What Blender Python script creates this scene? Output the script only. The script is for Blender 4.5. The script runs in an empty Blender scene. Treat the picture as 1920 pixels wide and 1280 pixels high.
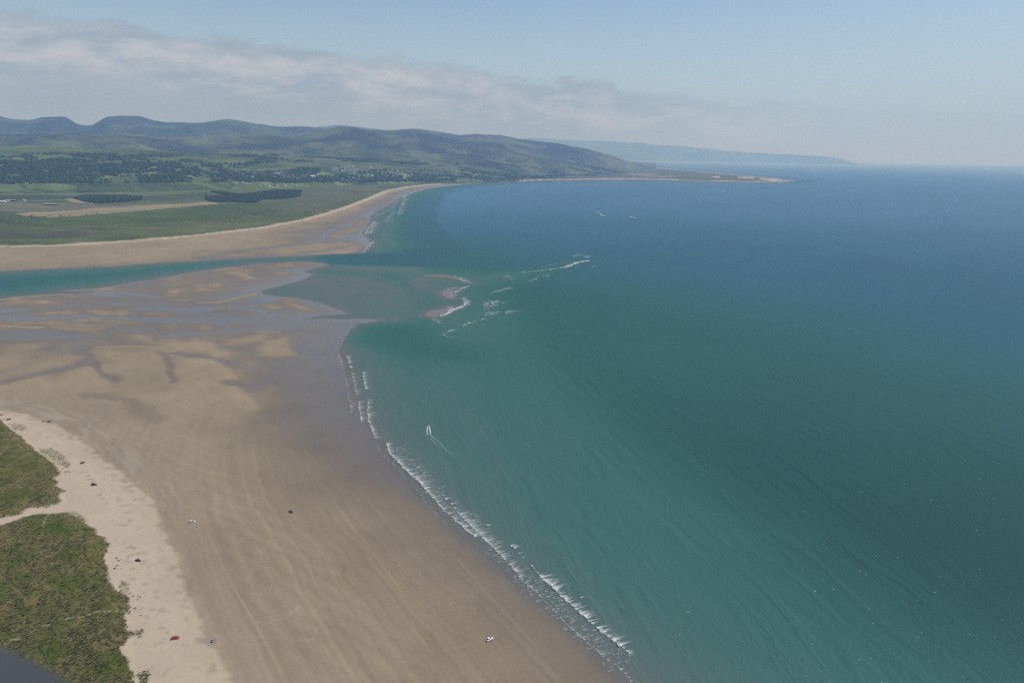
import bpy, bmesh, math, random
import numpy as np
from mathutils import Matrix, Vector

random.seed(7)
rng = np.random.default_rng(11)
C = bpy.context.scene.collection
scene = bpy.context.scene
R = math.radians

# ------------------------------------------------------------------ camera
CAM_H = 300.0
FPX = 1387.0                       # focal length in pixels of a 1920 px wide frame
PITCH, ROLL = R(14.3), R(1.0)
CP = np.array([0.0, 0.0, CAM_H])
_f = np.array([0, math.cos(PITCH), -math.sin(PITCH)])
_u0 = np.array([0, math.sin(PITCH), math.cos(PITCH)])
_x = np.array([1.0, 0, 0])
_r = math.cos(ROLL) * _x + math.sin(ROLL) * _u0
_u = math.cos(ROLL) * _u0 - math.sin(ROLL) * _x

cam_d = bpy.data.cameras.new('camera')
cam = bpy.data.objects.new('camera', cam_d)
C.objects.link(cam)
M = Matrix.Identity(4)
for i in range(3):
    M[i][0], M[i][1], M[i][2], M[i][3] = _r[i], _u[i], -_f[i], CP[i]
cam.matrix_world = M
cam_d.sensor_width = 36.0
cam_d.lens = FPX / 1920 * 36.0
cam_d.clip_start = 0.05
cam_d.clip_end = 200000
cam_d.dof.use_dof = True
cam_d.dof.focus_distance = 900
cam_d.dof.aperture_fstop = 2.4
scene.camera = cam

# ------------------------------------------------------------------ sky, sun, exposure
SUN_EL, SUN_AZ = R(57), R(77)      # azimuth measured from +Y towards +X
SKY_S = 0.112
world = bpy.data.worlds.new('World')
scene.world = world
world.use_nodes = True
wt = world.node_tree
wt.nodes.clear()


def wn(kind, **kw):
    n = wt.nodes.new(kind)
    for k, v in kw.items():
        setattr(n, k, v)
    return n


def wmath(op, a, b=None, c=None, clamp=False):
    n = wn('ShaderNodeMath', operation=op, use_clamp=clamp)
    for i, v in enumerate((a, b, c)):
        if v is None:
            continue
        if isinstance(v, (int, float)):
            n.inputs[i].default_value = v
        else:
            wt.links.new(v, n.inputs[i])
    return n.outputs[0]


def wsmooth(v, a, b, lo=0.0, hi=1.0):
    n = wn('ShaderNodeMapRange', interpolation_type='SMOOTHSTEP')
    wt.links.new(v, n.inputs['Value'])
    n.inputs['From Min'].default_value, n.inputs['From Max'].default_value = a, b
    n.inputs['To Min'].default_value, n.inputs['To Max'].default_value = lo, hi
    return n.outputs['Result']


sky = wn('ShaderNodeTexSky', sky_type='NISHITA')
sky.sun_disc = False
sky.sun_elevation = SUN_EL
sky.sun_rotation = SUN_AZ
sky.altitude = 300
sky.air_density, sky.dust_density, sky.ozone_density = 1.0, 0.9, 2.0
tc = wn('ShaderNodeTexCoord')
sep = wn('ShaderNodeSeparateXYZ')
wt.links.new(tc.outputs['Generated'], sep.inputs[0])
az = wmath('ARCTAN2', sep.outputs[0], sep.outputs[1])
el = wmath('ARCSINE', sep.outputs[2])


def wnoise(sx, sy, detail, off=0.0, rough=0.55, dist=0.0):
    cx = wn('ShaderNodeCombineXYZ')
    wt.links.new(wmath('MULTIPLY', az, sx), cx.inputs[0])
    wt.links.new(wmath('MULTIPLY', el, sy), cx.inputs[1])
    cx.inputs[2].default_value = off
    n = wn('ShaderNodeTexNoise')
    n.inputs['Scale'].default_value = 1.0
    n.inputs['Detail'].default_value = detail
    n.inputs['Roughness'].default_value = rough
    n.inputs['Distortion'].default_value = dist
    wt.links.new(cx.outputs[0], n.inputs['Vector'])
    return n.outputs[0]


n_edge = wnoise(18, 34, 10, 0.3, 0.66, 0.15)
n_big = wnoise(5, 15, 3, 4.2)
n_in = wnoise(9, 36, 7, 8.1, 0.56, 0.3)
n_in2 = wnoise(34, 66, 9, 2.7, 0.66)
# upper edge of the bank of cloud: higher on the left, sinking to the right
edge = wmath('ADD', wmath('MULTIPLY', az, -0.080), 0.097)
q = wmath('SUBTRACT', edge, el)
q = wmath('ADD', q, wmath('MULTIPLY', wmath('SUBTRACT', n_edge, 0.5), 0.055))
q = wmath('ADD', q, wmath('MULTIPLY', wmath('SUBTRACT', n_big, 0.5), 0.03))
body = wsmooth(q, -0.002, 0.013)
fade_r = wsmooth(az, -0.05, 0.52, 1.0, 0.10)
body = wmath('MULTIPLY', body, fade_r)
body = wmath('MULTIPLY', body, 0.86)
# a few torn wisps above the bank
wis = wsmooth(wnoise(15, 55, 6, 13.0, 0.6, 0.4), 0.60, 0.78)
wis = wmath('MULTIPLY', wis, wsmooth(wmath('SUBTRACT', el, edge), 0.075, 0.0, 0.0, 0.45))
wis = wmath('MULTIPLY', wis, wsmooth(az, -0.1, 0.15, 1.0, 0.0))
mask = wmath('MAXIMUM', body, wis)
# bright tops, greyer undersides and a grey veil low down
lit = wmath('ADD', wmath('MULTIPLY', n_in, 0.68), wmath('MULTIPLY', n_in2, 0.32))
lit = wsmooth(lit, 0.40, 0.64)
lowv = wsmooth(q, 0.040, 0.080, 1.0, 0.22)
lowv = wmath('MULTIPLY', lowv, wsmooth(q, 0.004, 0.026, 0.25, 1.0))
lit = wmath('MULTIPLY', lit, lowv)
ccol = wn('ShaderNodeMix', data_type='RGBA')
wt.links.new(lit, ccol.inputs[0])
ccol.inputs[6].default_value = (2.7, 3.3, 4.0, 1)
ccol.inputs[7].default_value = (4.95, 5.0, 5.4, 1)
smix = wn('ShaderNodeMix', data_type='RGBA')
wt.links.new(mask, smix.inputs[0])
veil = wn('ShaderNodeMix', data_type='RGBA')       # pale summer haze low over the whole horizon
wt.links.new(wsmooth(wmath('ABSOLUTE', el), 0.21, 0.0, 0.0, 0.92), veil.inputs[0])
wt.links.new(sky.outputs[0], veil.inputs[6])
veil.inputs[7].default_value = (3.5, 4.85, 6.25, 1)
wt.links.new(veil.outputs[2], smix.inputs[6])
wt.links.new(ccol.outputs[2], smix.inputs[7])
bg = wn('ShaderNodeBackground')
bg.inputs['Strength'].default_value = SKY_S
wt.links.new(smix.outputs[2], bg.inputs['Color'])
wout = wn('ShaderNodeOutputWorld')
wt.links.new(bg.outputs[0], wout.inputs[0])

sun_d = bpy.data.lights.new('sun', 'SUN')
sun_d.energy = 3.0
sun_d.angle = R(0.53)
sun_d.color = (1.0, 0.94, 0.82)
sun = bpy.data.objects.new('sun', sun_d)
C.objects.link(sun)
sd = Vector((math.sin(SUN_AZ) * math.cos(SUN_EL), math.cos(SUN_AZ) * math.cos(SUN_EL), math.sin(SUN_EL)))
sun.rotation_euler = sd.to_track_quat('Z', 'Y').to_euler()
sun.location = (0, 0, 900)

vs = scene.view_settings
vs.view_transform = 'Standard'
vs.look = 'None'
vs.exposure = 0.0
vs.gamma = 1.0
vs.use_curve_mapping = False
scene.cycles.use_denoising = False
scene.cycles.volume_bounces = 1
scene.cycles.max_bounces = 6

# ------------------------------------------------------------------ helpers


def ray(px, py):
    px = np.asarray(px, float); py = np.asarray(py, float)
    return (_f + np.multiply.outer((px - 960) / FPX, _r) + np.multiply.outer((640 - py) / FPX, _u))


def ground(px, py, z=0.0):
    d = ray(px, py)
    t = (z - CAM_H) / d[..., 2]
    return CP + d * t[..., None]


def gp(pts):
    p = np.array(pts, float)
    return ground(p[:, 0], p[:, 1])[:, :2]


def _hash(ix, iy, seed):
    h = (ix.astype(np.int64) * 374761393 + iy.astype(np.int64) * 668265263 + seed * 1442695041) & 0xFFFFFFFF
    h = ((h ^ (h >> 13)) * 1274126177) & 0xFFFFFFFF
    return (h ^ (h >> 16)) & 0xFFFF


def perlin(x, y, seed=0):
    x0 = np.floor(x); y0 = np.floor(y)
    fx = x - x0; fy = y - y0
    sx = fx * fx * fx * (fx * (fx * 6 - 15) + 10)
    sy = fy * fy * fy * (fy * (fy * 6 - 15) + 10)
    ix = x0.astype(np.int64); iy = y0.astype(np.int64)

    def g(dx, dy):
        a = _hash(ix + dx, iy + dy, seed) * (2 * np.pi / 65536)
        return np.cos(a) * (fx - dx) + np.sin(a) * (fy - dy)
    a = g(0, 0); b = g(1, 0); c = g(0, 1); d = g(1, 1)
    return ((a + (b - a) * sx) * (1 - sy) + (c + (d - c) * sx) * sy) * 1.5


def fbm(x, y, wl, octs=4, seed=0, cell=None, gain=0.5):
    out = np.zeros_like(x); amp = 1.0; tot = 0.0
    for o in range(octs):
        w = wl / 2 ** o
        n = perlin(x / w + 17.3 * o, y / w - 9.1 * o, seed + o) * amp
        if cell is not None:
            n *= np.clip(w / (2.2 * cell) - 0.4, 0, 1)
        out += n; tot += amp; amp *= gain
    return out / tot


def sstep(a, b, x):
    t = np.clip((x - a) / (b - a), 0, 1)
    return t * t * (3 - 2 * t)


def dist_line(pts, X, Y):
    d = np.full(X.shape, 1e18)
    for (ax, ay), (bx, by) in zip(pts[:-1], pts[1:]):
        vx, vy = bx - ax, by - ay
        l2 = vx * vx + vy * vy + 1e-12
        t = np.clip(((X - ax) * vx + (Y - ay) * vy) / l2, 0, 1)
        np.minimum(d, (X - ax - t * vx) ** 2 + (Y - ay - t * vy) ** 2, out=d)
    return np.sqrt(d)


def sdf(pts, X, Y):
    """signed distance, positive inside"""
    ins = np.zeros(X.shape, bool)
    n = len(pts)
    for i in range(n):
        ax, ay = pts[i]; bx, by = pts[(i + 1) % n]
        c = (ay > Y) != (by > Y)
        with np.errstate(divide='ignore', invalid='ignore'):
            xi = ax + (Y - ay) * (bx - ax) / (by - ay if by != ay else 1e-9)
        ins ^= c & (X < xi)
    d = dist_line(np.vstack([pts, pts[:1]]), X, Y)
    return np.where(ins, d, -d)


def lerp(a, b, t):
    if np.ndim(t) == 1 and (np.ndim(a) == 2 or (np.ndim(b) >= 1 and np.shape(b)[-1:] == (3,) and np.ndim(a) == 2)):
        t = t[:, None]
    return a + (b - a) * t


def ramp(x, stops):
    xs = [s[0] for s in stops]
    return np.stack([np.interp(x, xs, [s[1][k] for s in stops]) for k in range(3)], -1)


def mesh_from(name, verts, faces, mats, smooth=False, mat_idx=None):
    """faces: (M,k) array, or list of such arrays"""
    me = bpy.data.meshes.new(name)
    fl = faces if isinstance(faces, list) else [faces]
    fl = [np.asarray(f, np.int32) for f in fl if len(f)]
    nv = len(verts); nl = sum(f.size for f in fl); nf = sum(len(f) for f in fl)
    me.vertices.add(nv); me.vertices.foreach_set('co', np.asarray(verts, np.float32).ravel())
    me.loops.add(nl); me.loops.foreach_set('vertex_index', np.concatenate([f.ravel() for f in fl]))
    tot = np.concatenate([np.full(len(f), f.shape[1], np.int32) for f in fl])
    st = np.concatenate([[0], np.cumsum(tot)[:-1]]).astype(np.int32)
    me.polygons.add(nf)
    me.polygons.foreach_set('loop_start', st)
    me.polygons.foreach_set('loop_total', tot)
    if mat_idx is not None:
        me.polygons.foreach_set('material_index', np.asarray(mat_idx, np.int32))
    me.polygons.foreach_set('use_smooth', np.full(nf, smooth, bool))
    for m in (mats if isinstance(mats, (list, tuple)) else [mats]):
        me.materials.append(m)
    me.update(calc_edges=True)
    me.validate()
    return me


def link(name, me, parent=None, label=None, cat=None, group=None, kind=None):
    o = bpy.data.objects.new(name, me)
    C.objects.link(o)
    if parent: o.parent = parent
    if label: o['label'] = label
    if cat: o['category'] = cat
    if group: o['group'] = group
    if kind: o['kind'] = kind
    return o


def col_attr(me, name, rgb):
    a = me.attributes.new(name, 'FLOAT_COLOR', 'POINT')
    buf = np.ones((len(rgb), 4), np.float32); buf[:, :3] = rgb
    a.data.foreach_set('color', buf.ravel())


def f_attr(me, name, v):
    a = me.attributes.new(name, 'FLOAT', 'POINT')
    a.data.foreach_set('value', np.asarray(v, np.float32))


class NT:
    def __init__(s, name):
        s.m = bpy.data.materials.new(name); s.m.use_nodes = True
        s.t = s.m.node_tree; s.b = s.t.nodes['Principled BSDF']

    def n(s, k, **kw):
        x = s.t.nodes.new(k)
        for a, v in kw.items(): setattr(x, a, v)
        return x

    def l(s, a, b): s.t.links.new(a, b)

    def math(s, op, a, b):
        n = s.n('ShaderNodeMath', operation=op)
        for i, v in enumerate((a, b)):
            if isinstance(v, (int, float)): n.inputs[i].default_value = v
            else: s.l(v, n.inputs[i])
        return n.outputs[0]

    def pos(s): return s.n('ShaderNodeNewGeometry').outputs['Position']

    def noise(s, scale, detail=3, rough=0.5, vec=None, sc3=None, rot=0.0, dist=0.0):
        v = vec or s.pos()
        if sc3 is not None or rot:
            mr_ = s.n('ShaderNodeMapping'); mr_.inputs['Rotation'].default_value = (0, 0, rot)
            s.l(v, mr_.inputs['Vector'])
            mp = s.n('ShaderNodeMapping'); mp.inputs['Scale'].default_value = sc3 or (1, 1, 1)
            s.l(mr_.outputs[0], mp.inputs['Vector']); v = mp.outputs[0]
        n = s.n('ShaderNodeTexNoise')
        n.inputs['Scale'].default_value = scale
        n.inputs['Detail'].default_value = detail
        n.inputs['Roughness'].default_value = rough
        n.inputs['Distortion'].default_value = dist
        s.l(v, n.inputs['Vector'])
        return n.outputs[0]

    def attr(s, name, out='Color'):
        return s.n('ShaderNodeAttribute', attribute_name=name).outputs[out]

    def scale_col(s, col, fac):
        n = s.n('ShaderNodeVectorMath', operation='SCALE')
        s.l(col, n.inputs[0]); s.l(fac, n.inputs['Scale'])
        return n.outputs[0]

    def mr(s, v, a, b, lo, hi):
        n = s.n('ShaderNodeMapRange')
        s.l(v, n.inputs['Value'])
        for k, x in zip(('From Min', 'From Max', 'To Min', 'To Max'), (a, b, lo, hi)):
            n.inputs[k].default_value = x
        return n.outputs['Result']


def plain(name, col, rough=0.6, var=0.15, scale=0.8, metallic=0.0):
    t = NT(name)
    n = t.noise(scale, 4)
    f = t.mr(n, 0.3, 0.7, 1 - var, 1 + var)
    rgb = t.n('ShaderNodeRGB'); rgb.outputs[0].default_value = (*col, 1)
    t.l(t.scale_col(rgb.outputs[0], f), t.b.inputs['Base Color'])
    t.b.inputs['Roughness'].default_value = rough
    t.b.inputs['Metallic'].default_value = metallic
    return t.m


# ------------------------------------------------------------------ survey of the coast (traced outlines, put on the ground)
WATERLINE = [(1640, 1700), (1420, 1500), (1330, 1420), (1240, 1345), (1165, 1280), (1105, 1222), (1040, 1160), (985, 1112), (930, 1062),
             (880, 1018), (840, 978), (800, 946), (770, 915), (740, 882), (715, 852), (697, 825), (682, 790), (668, 755),
             (655, 720), (645, 690), (635, 660), (640, 640), (650, 622), (668, 608), (722, 602), (690, 598.5), (640, 597.5),
             (590, 597), (565, 599), (600, 592), (645, 590), (655, 588), (620, 575), (590, 565), (540, 558), (490, 552),
             (490, 546), (530, 535), (575, 522), (585, 513), (570, 508), (600, 501), (618, 496), (600, 492), (560, 491),
             (480, 495), (400, 505), (330, 516), (250, 530), (190, 539), (120, 545.5), (185, 547.5), (130, 551), (90, 552),
             (30, 557), (0, 561), (-200, 580), (-900, 640)]
NEAR_LAND = gp(WATERLINE + [(-1200, 1700)])
RIVER_N = [(-900, 570), (-300, 527), (0, 508), (200, 500), (300, 493), (400, 487), (500, 482), (600, 478), (650, 476), (672, 473)]
FAR_WATER = [(690, 462), (697, 455), (685, 446), (678, 435), (686, 425), (692, 412), (697, 402), (715, 390), (735, 380),
             (750, 370), (762, 362), (800, 352), (850, 346.5), (900, 343.5), (1000, 339.5), (1100, 338), (1200, 337.5),
             (1300, 340), (1400, 342.5), (1460, 342.5), (1489, 338), (1440, 333), (1400, 329), (1300, 320), (1200, 311),
             (1178, 306), (1160, 301), (1160, 299), (1250, 300.5), (1320, 301.5), (1400, 303), (1480, 304), (1560, 305),
             (1600, 306)]


def hz(x): return 640 - FPX * math.tan(PITCH) / math.cos(ROLL) * 1.0 + math.tan(ROLL) * (x - 960)


FAR_LAND = gp(RIVER_N + FAR_WATER + [(1604, hz(1604) + 6.7), (900, hz(900) + 6.7), (-900, hz(-900) + 6.7)])
WET_EDGE = [(1500, 1640), (1375, 1500), (1230, 1370), (1130, 1280), (1060, 1212), (1000, 1155), (940, 1100), (890, 1055), (840, 1010), (790, 965),
            (740, 930), (690, 915), (640, 895), (605, 870), (580, 845), (540, 812), (505, 780), (470, 745), (445, 712),
            (430, 690), (424, 672), (395, 668), (350, 662), (330, 665)]
DRY_LINE = [(560, 1500), (490, 1370), (440, 1280), (405, 1220), (372, 1150), (342, 1080), (317, 1010), (290, 950), (254, 912), (203, 866),
            (152, 828), (102, 797), (55, 778), (0, 771), (-200, 735), (-900, 690)]
DRY_POLY = gp(DRY_LINE + [(-1200, 1500)])
DUNE = [(290, 1500), (268, 1340), (258, 1280), (250, 1225), (240, 1165), (232, 1125), (212, 1092), (200, 1050), (192, 1012), (165, 987), (142, 972),
        (112, 966), (60, 970), (0, 992), (-60, 1000), (-70, 990), (0, 985), (50, 964), (95, 953), (119, 948), (124, 915), (106, 890), (88, 862), (72, 850), (42, 822),
        (18, 802), (0, 790), (-150, 760), (-700, 700), (-1200, 1500)]
DUNE_POLY = gp(DUNE)
# bars of drier sand and hollows on the tidal flats: (outline, level, feather metres)
BARS = [
    ([(477, 652), (498, 641), (535, 635), (545, 650), (558, 668), (520, 670), (488, 668)], 1.05, 10),
    ([(436, 642), (452, 634), (500, 626), (498, 632), (470, 642), (445, 648)], 0.85, 10),
    ([(312, 646), (366, 639), (385, 644), (432, 664), (405, 668), (365, 660), (335, 650)], 1.25, 14),
    ([(468, 690), (480, 677), (505, 680), (500, 692), (475, 694)], 0.7, 10),
    ([(480, 712), (510, 704), (520, 730), (500, 738), (484, 728)], 0.66, 12),
    ([(500, 745), (540, 752), (545, 770), (520, 765)], 0.6, 12),
    ([(180, 588), (200, 584), (260, 585), (320, 588), (300, 592), (240, 595)], 0.95, 14),
    ([(240, 604), (310, 606), (330, 610), (260, 610)], 0.8, 14),
    ([(0, 612), (85, 613), (80, 616), (0, 615)], 1.1, 8),
    ([(120, 618), (160, 615), (200, 617), (160, 620)], 0.95, 10),
    ([(525, 562), (545, 560), (570, 573), (612, 585), (560, 580), (540, 574)], 0.85, 12),
    ([(490, 576), (505, 571), (535, 578), (510, 580)], 0.9, 12),
    ([(370, 570), (420, 565), (480, 552), (487, 552), (450, 563), (400, 570)], 0.85, 10),
    ([(425, 510), (455, 507), (470, 520), (500, 522), (460, 525), (440, 518)], 0.9, 12),
    ([(475, 511), (530, 508), (560, 515), (520, 516)], 0.8, 12),
    ([(0, 668), (60, 660), (130, 671), (158, 676), (120, 690), (60, 700), (0, 712), (-200, 720), (-200, 676)], 0.95, 20),
    ([(0, 648), (60, 640), (90, 650), (50, 660), (0, 660)], 0.9, 14),
    ([(165, 655), (250, 651), (300, 653), (312, 660), (322, 700), (330, 735), (300, 790), (230, 760), (215, 715), (185, 690)], 1.15, 30),
    ([(322, 660), (395, 668), (422, 680), (432, 710), (470, 760), (420, 800), (345, 760), (334, 715)], 1.25, 30),
    ([(120, 735), (160, 715), (215, 722), (240, 760), (200, 780)], 1.0, 30),
    # far beach bars
    ([(540, 470), (600, 455), (660, 452), (675, 460), (640, 474), (560, 474)], 0.8, 14),
    ([(610, 440), (660, 425), (680, 408), (690, 410), (680, 425), (660, 440), (630, 446)], 0.8, 14),
    ([(430, 473), (470, 468), (510, 472), (470, 477), (430, 479)], 0.8, 10),
    ([(700, 395), (720, 380), (740, 366), (745, 370), (725, 385)], 0.7, 10),
    # outer bars
    ([(790, 516), (830, 514.5), (850, 519), (866, 526), (840, 521.5), (800, 518)], 0.5, 3),
    ([(815, 549), (835, 540), (868, 535), (872, 539), (852, 550), (864, 560), (845, 564), (825, 557)], 0.10, 11),
    ([(790, 590), (800, 580), (840, 573), (867, 570), (857, 580), (830, 594), (812, 600), (796, 595)], 0.10, 11),
]
HOLLOWS = [   # polyline, half width m, level
    ([(-100, 740), (0, 719), (60, 705), (110, 694), (150, 684), (165, 668), (150, 655), (140, 640)], 9, 0.28),
    ([(165, 672), (178, 688), (200, 705), (214, 716)], 5, 0.34),
    ([(296, 660), (308, 672), (318, 690), (326, 716)], 5, 0.38),
    ([(180, 742), (240, 752), (262, 775), (285, 790)], 9, 0.62),
    ([(330, 662), (400, 672), (470, 690), (560, 675)], 8, 0.24),
    ([(420, 715), (480, 730), (560, 690), (620, 690)], 9, 0.24),
    ([(0, 594), (60, 597), (140, 593), (230, 596), (330, 600), (420, 606)], 16, 0.06),
    ([(280, 580), (380, 579), (460, 576), (520, 590)], 14, 0.02),
    ([(330, 601), (430, 596), (540, 603), (620, 598)], 14, 0.05),
    ([(330, 628), (430, 620), (560, 612)], 18, 0.1),
    ([(100, 548), (200, 546), (300, 556)], 10, 0.03),
    ([(556, 655), (566, 668), (600, 668), (625, 662)], 5, 0.0),
    # far beach gullies
    ([(380, 484), (430, 472), (470, 468), (560, 458), (600, 448), (625, 430)], 18, 0.2),
    ([(560, 476), (610, 470), (650, 462)], 14, 0.15),
    ([(640, 445), (660, 440), (690, 440), (690, 455)], 26, 0.1),
    ([(690, 415), (700, 400), (740, 378), (760, 364)], 14, 0.1),
]
SHOALS = [   # outline, level, feather
    ([(640, 500), (800, 500), (900, 508), (1000, 505), (1095, 482), (1110, 490), (1000, 525), (930, 545), (930, 590), (880, 640), (820, 640), (790, 600),
      (760, 560), (700, 520)], -0.62, 170),
    ([(600, 500), (780, 498), (800, 512), (700, 512), (620, 508)], -0.45, 26),
    ([(770, 520), (800, 520), (815, 545), (780, 546)], -0.35, 14),
    ([(480, 520), (700, 515), (790, 545), (780, 590), (700, 596), (620, 575), (540, 556)], -0.42, 60),
    ([(560, 600), (650, 598), (720, 602), (640, 606)], -0.5, 10),
    ([(690, 480), (680, 440), (720, 400), (745, 420), (720, 470)], -0.7, 60),
    ([(640, 650), (720, 690), (760, 800), (820, 880), (760, 880), (690, 790)], -0.45, 40),
    ([(720, 700), (860, 690), (960, 800), (1000, 900), (900, 930), (800, 820)], -0.95, 120),
    ([(860, 600), (1000, 640), (1150, 800), (1300, 1000), (1200, 1010), (980, 830)], -1.6, 190),
]
DEEPS = [
    ([(600, 480), (680, 477), (800, 474), (900, 476), (960, 482), (900, 496), (760, 498), (620, 494)], -6.0, 40),
    ([(730, 604), (800, 602), (830, 640), (900, 650), (900, 680), (760, 670), (680, 640), (690, 612)], -3.2, 40),
]

# ------------------------------------------------------------------ the survey grid
thetas = [0.0047]
while thetas[-1] < 0.90:
    thetas.append(thetas[-1] + (0.0005 if thetas[-1] < 0.045 else (0.0009 if thetas[-1] < 0.2 else 0.0013)))
thetas = np.array(thetas)
azs = np.arange(R(-50), R(50), 0.00135)
NR, NC = len(thetas), len(azs)
rad = CAM_H / np.tan(thetas)
AZ, RD = np.meshgrid(azs, rad)
X = (np.sin(AZ) * RD).ravel(); Y = (np.cos(AZ) * RD).ravel(); RDf = RD.ravel()
cell = np.repeat(np.abs(np.gradient(rad)), NC) * 0.5 + RDf * 0.00135 * 0.5
wamp = np.clip(RDf / 900, 0.5, 6)
wx = fbm(X, Y, 70, 4, 1, cell) * 7 * wamp ** 0.6 + fbm(X, Y, 14, 2, 5, cell) * 1.6
wy = fbm(X, Y, 70, 4, 21, cell) * 7 * wamp ** 0.6 + fbm(X, Y, 14, 2, 25, cell) * 1.6
XW, YW = X + wx, Y + wy

d_near = sdf(NEAR_LAND, XW, YW)
d_far = sdf(FAR_LAND, XW, YW)
d_land = np.maximum(d_near, d_far)
N1 = fbm(X, Y, 300, 5, 31, cell)
N2 = fbm(X, Y, 60, 5, 41, cell)
N3 = fbm(X, Y, 900, 4, 51, cell)
N4 = fbm(X, Y, 18, 3, 61, cell)

L = -9.0 * (1 - np.exp(np.minimum(d_land, 0) / 420.0))


def soft(poly_px, feather):
    p = gp(poly_px)
    lo = p.min(0) - feather * 2 - 40; hi = p.max(0) + feather * 2 + 40
    idx = np.nonzero((XW > lo[0]) & (XW < hi[0]) & (YW > lo[1]) & (YW < hi[1]))[0]
    d = sdf(p, XW[idx], YW[idx])
    return idx, sstep(-feather, feather, d)


for poly, lev, fe in SHOALS:
    i, m = soft(poly, fe)
    L[i] = np.where(L[i] < lev + 0.5 * N1[i], lerp(L[i], lev + 0.55 * N1[i] + 0.25 * N2[i], m), L[i])
for poly, lev, fe in DEEPS:
    i, m = soft(poly, fe)
    L[i] = np.minimum(L[i], lerp(L[i], lev, m))
i, m = soft([(480, 515), (640, 500), (800, 512), (800, 560), (790, 606), (700, 606), (560, 602), (540, 560)], 50)
L[i] = np.where(d_land[i] < 0, np.maximum(L[i], lerp(L[i], -(0.05 - d_land[i] * 0.018), m)), L[i])
np.minimum(L, -0.03, out=L)
# near land
wet_l = gp(WET_EDGE); dry_l = gp(DRY_LINE)
inside = d_near > 0
ii = np.nonzero(inside)[0]
dw = dist_line(gp(WATERLINE), XW[ii], YW[ii])
de = dist_line(wet_l, XW[ii], YW[ii])
dd = sdf(DRY_POLY, XW[ii], YW[ii])
BEACH = gp(WET_EDGE + [(300, 655), (165, 655), (0, 690), (-900, 690), (-1200, 1640)])
db = sdf(BEACH, XW[ii], YW[ii])
lv = np.where(dd > 0, 1.75 + np.minimum(dd / 30.0, 1.5),
              np.where(db > 0, 0.42 + 1.3 * np.minimum(1, db / (db + np.maximum(-dd, 0.1))),
                       0.02 + 0.38 * np.minimum(1, dw / (dw + de)) ** 0.8))
flat_w = sstep(0, 120, -db) * (dw < 1e9)
flats = 0.43 + 0.30 * N1[ii] + 0.26 * N2[ii] + 0.14 * N3[ii] + 0.62 * fbm(X[ii] * 0.24, Y[ii] + 0.15 * X[ii] + 12 * N2[ii], 52, 5, 151, cell[ii] * .6, .62)
# tidal flats proper lie beyond the near beach, left of the wet apron
gpx = gp([(640, 600), (560, 640), (440, 640), (430, 690), (330, 662), (165, 655), (0, 690), (-900, 700), (-900, 540), (0, 545), (480, 480), (700, 490)])
flat_m = sstep(-60, 60, sdf(gpx, XW[ii], YW[ii])) * np.clip(dw / 12, 0, 1) * (1 - sstep(0, 60, db))
SOUTH_BANK = gp([(618, 496), (560, 491), (480, 495), (400, 505), (330, 516), (250, 530), (190, 539), (120, 545.5), (130, 551), (90, 552), (30, 557), (0, 561), (-200, 580), (-900, 640)])
sbk = dist_line(SOUTH_BANK, XW[ii], YW[ii])
flats = np.maximum(flats, (0.66 * np.exp(-((sbk - 14) / 12) ** 2) + 0.1 * N2[ii]) * (RDf[ii] < 2300))
flats = flats * np.where(sbk < dw + 20, 1, np.clip(dw / 130, 0.12, 1))
lv = lerp(lv, np.maximum(flats, 0.01 + 0.05 * N2[ii]), flat_m)
# long damp hollows and dry backs combed across the upper beach by the tide
ca, cb = gp([(240, 655), (325, 765)]); cu = (cb - ca) / np.linalg.norm(cb - ca)
al = XW[ii] * cu[0] + YW[ii] * cu[1]; ac = -XW[ii] * cu[1] + YW[ii] * cu[0]
comb = perlin(ac / 34 + 0.8 * N1[ii], al / 170, 131) + 0.5 * perlin(ac / 14 + N1[ii], al / 90, 133)
lv = lv + 0.50 * (comb + 0.7 * perlin(ac / 85 + 3.3, al / 300, 137)) * sstep(760, 1000, RDf[ii]) * sstep(0.3, 0.7, lv) * (1 - sstep(1.5, 1.75, lv))
# far land
L[ii] = lv
jj = np.nonzero(d_far > 0)[0]
FARDUNE = gp([(-900, 490), (-300, 466), (0, 463), (100, 461), (200, 456), (300, 448), (400, 438), (480, 429), (560, 414), (600, 404), (640, 391), (680, 376),
              (720, 359), (760, 351), (800, 346.5), (850, 343), (900, 341.5), (1000, 337.5), (1100, 335.5), (1200, 335), (1300, 338), (1400, 340), (1450, 340),
              (1462, 338), (1440, 334.5), (1400, 331), (1300, 321.5), (1200, 312.5), (1180, 307), (1170, 302), (1170, 300.0), (1250, 299.8), (1320, 300.8), (1400, 302), (1480, 303),
              (1560, 304), (1600, 305)] + [(1600, hz(1600) + 6.8), (900, hz(900) + 6.8), (-900, hz(-900) + 6.8)])
dfd = sdf(FARDUNE, XW[jj], YW[jj])
dfw = d_far[jj]
fl = 0.05 + 1.25 * np.minimum(1, dfw / (dfw + np.maximum(-dfd, 0.1))) ** 1.1 + 0.42 * N1[jj] * np.clip(dfw / 60, 0, 1) + 0.15 * N2[jj]
bank = gp(RIVER_N)
bk = dist_line(bank, XW[jj], YW[jj])
riv = sstep(60, -60, bk - dfw - 120)
fl = lerp(fl, np.clip(dfw / 14, 0.03, 1) * (0.70 + 0.5 * np.minimum(1, dfw / (dfw + np.maximum(-dfd, 0.1))) + 0.30 * N1[jj] + 0.1 * N2[jj]), riv)
fl = np.where(dfd > -12 - RDf[jj] * 0.004, 2.2 + np.clip(dfd / 40, 0, 2), np.maximum(fl, 0.04))
L[jj] = fl
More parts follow.
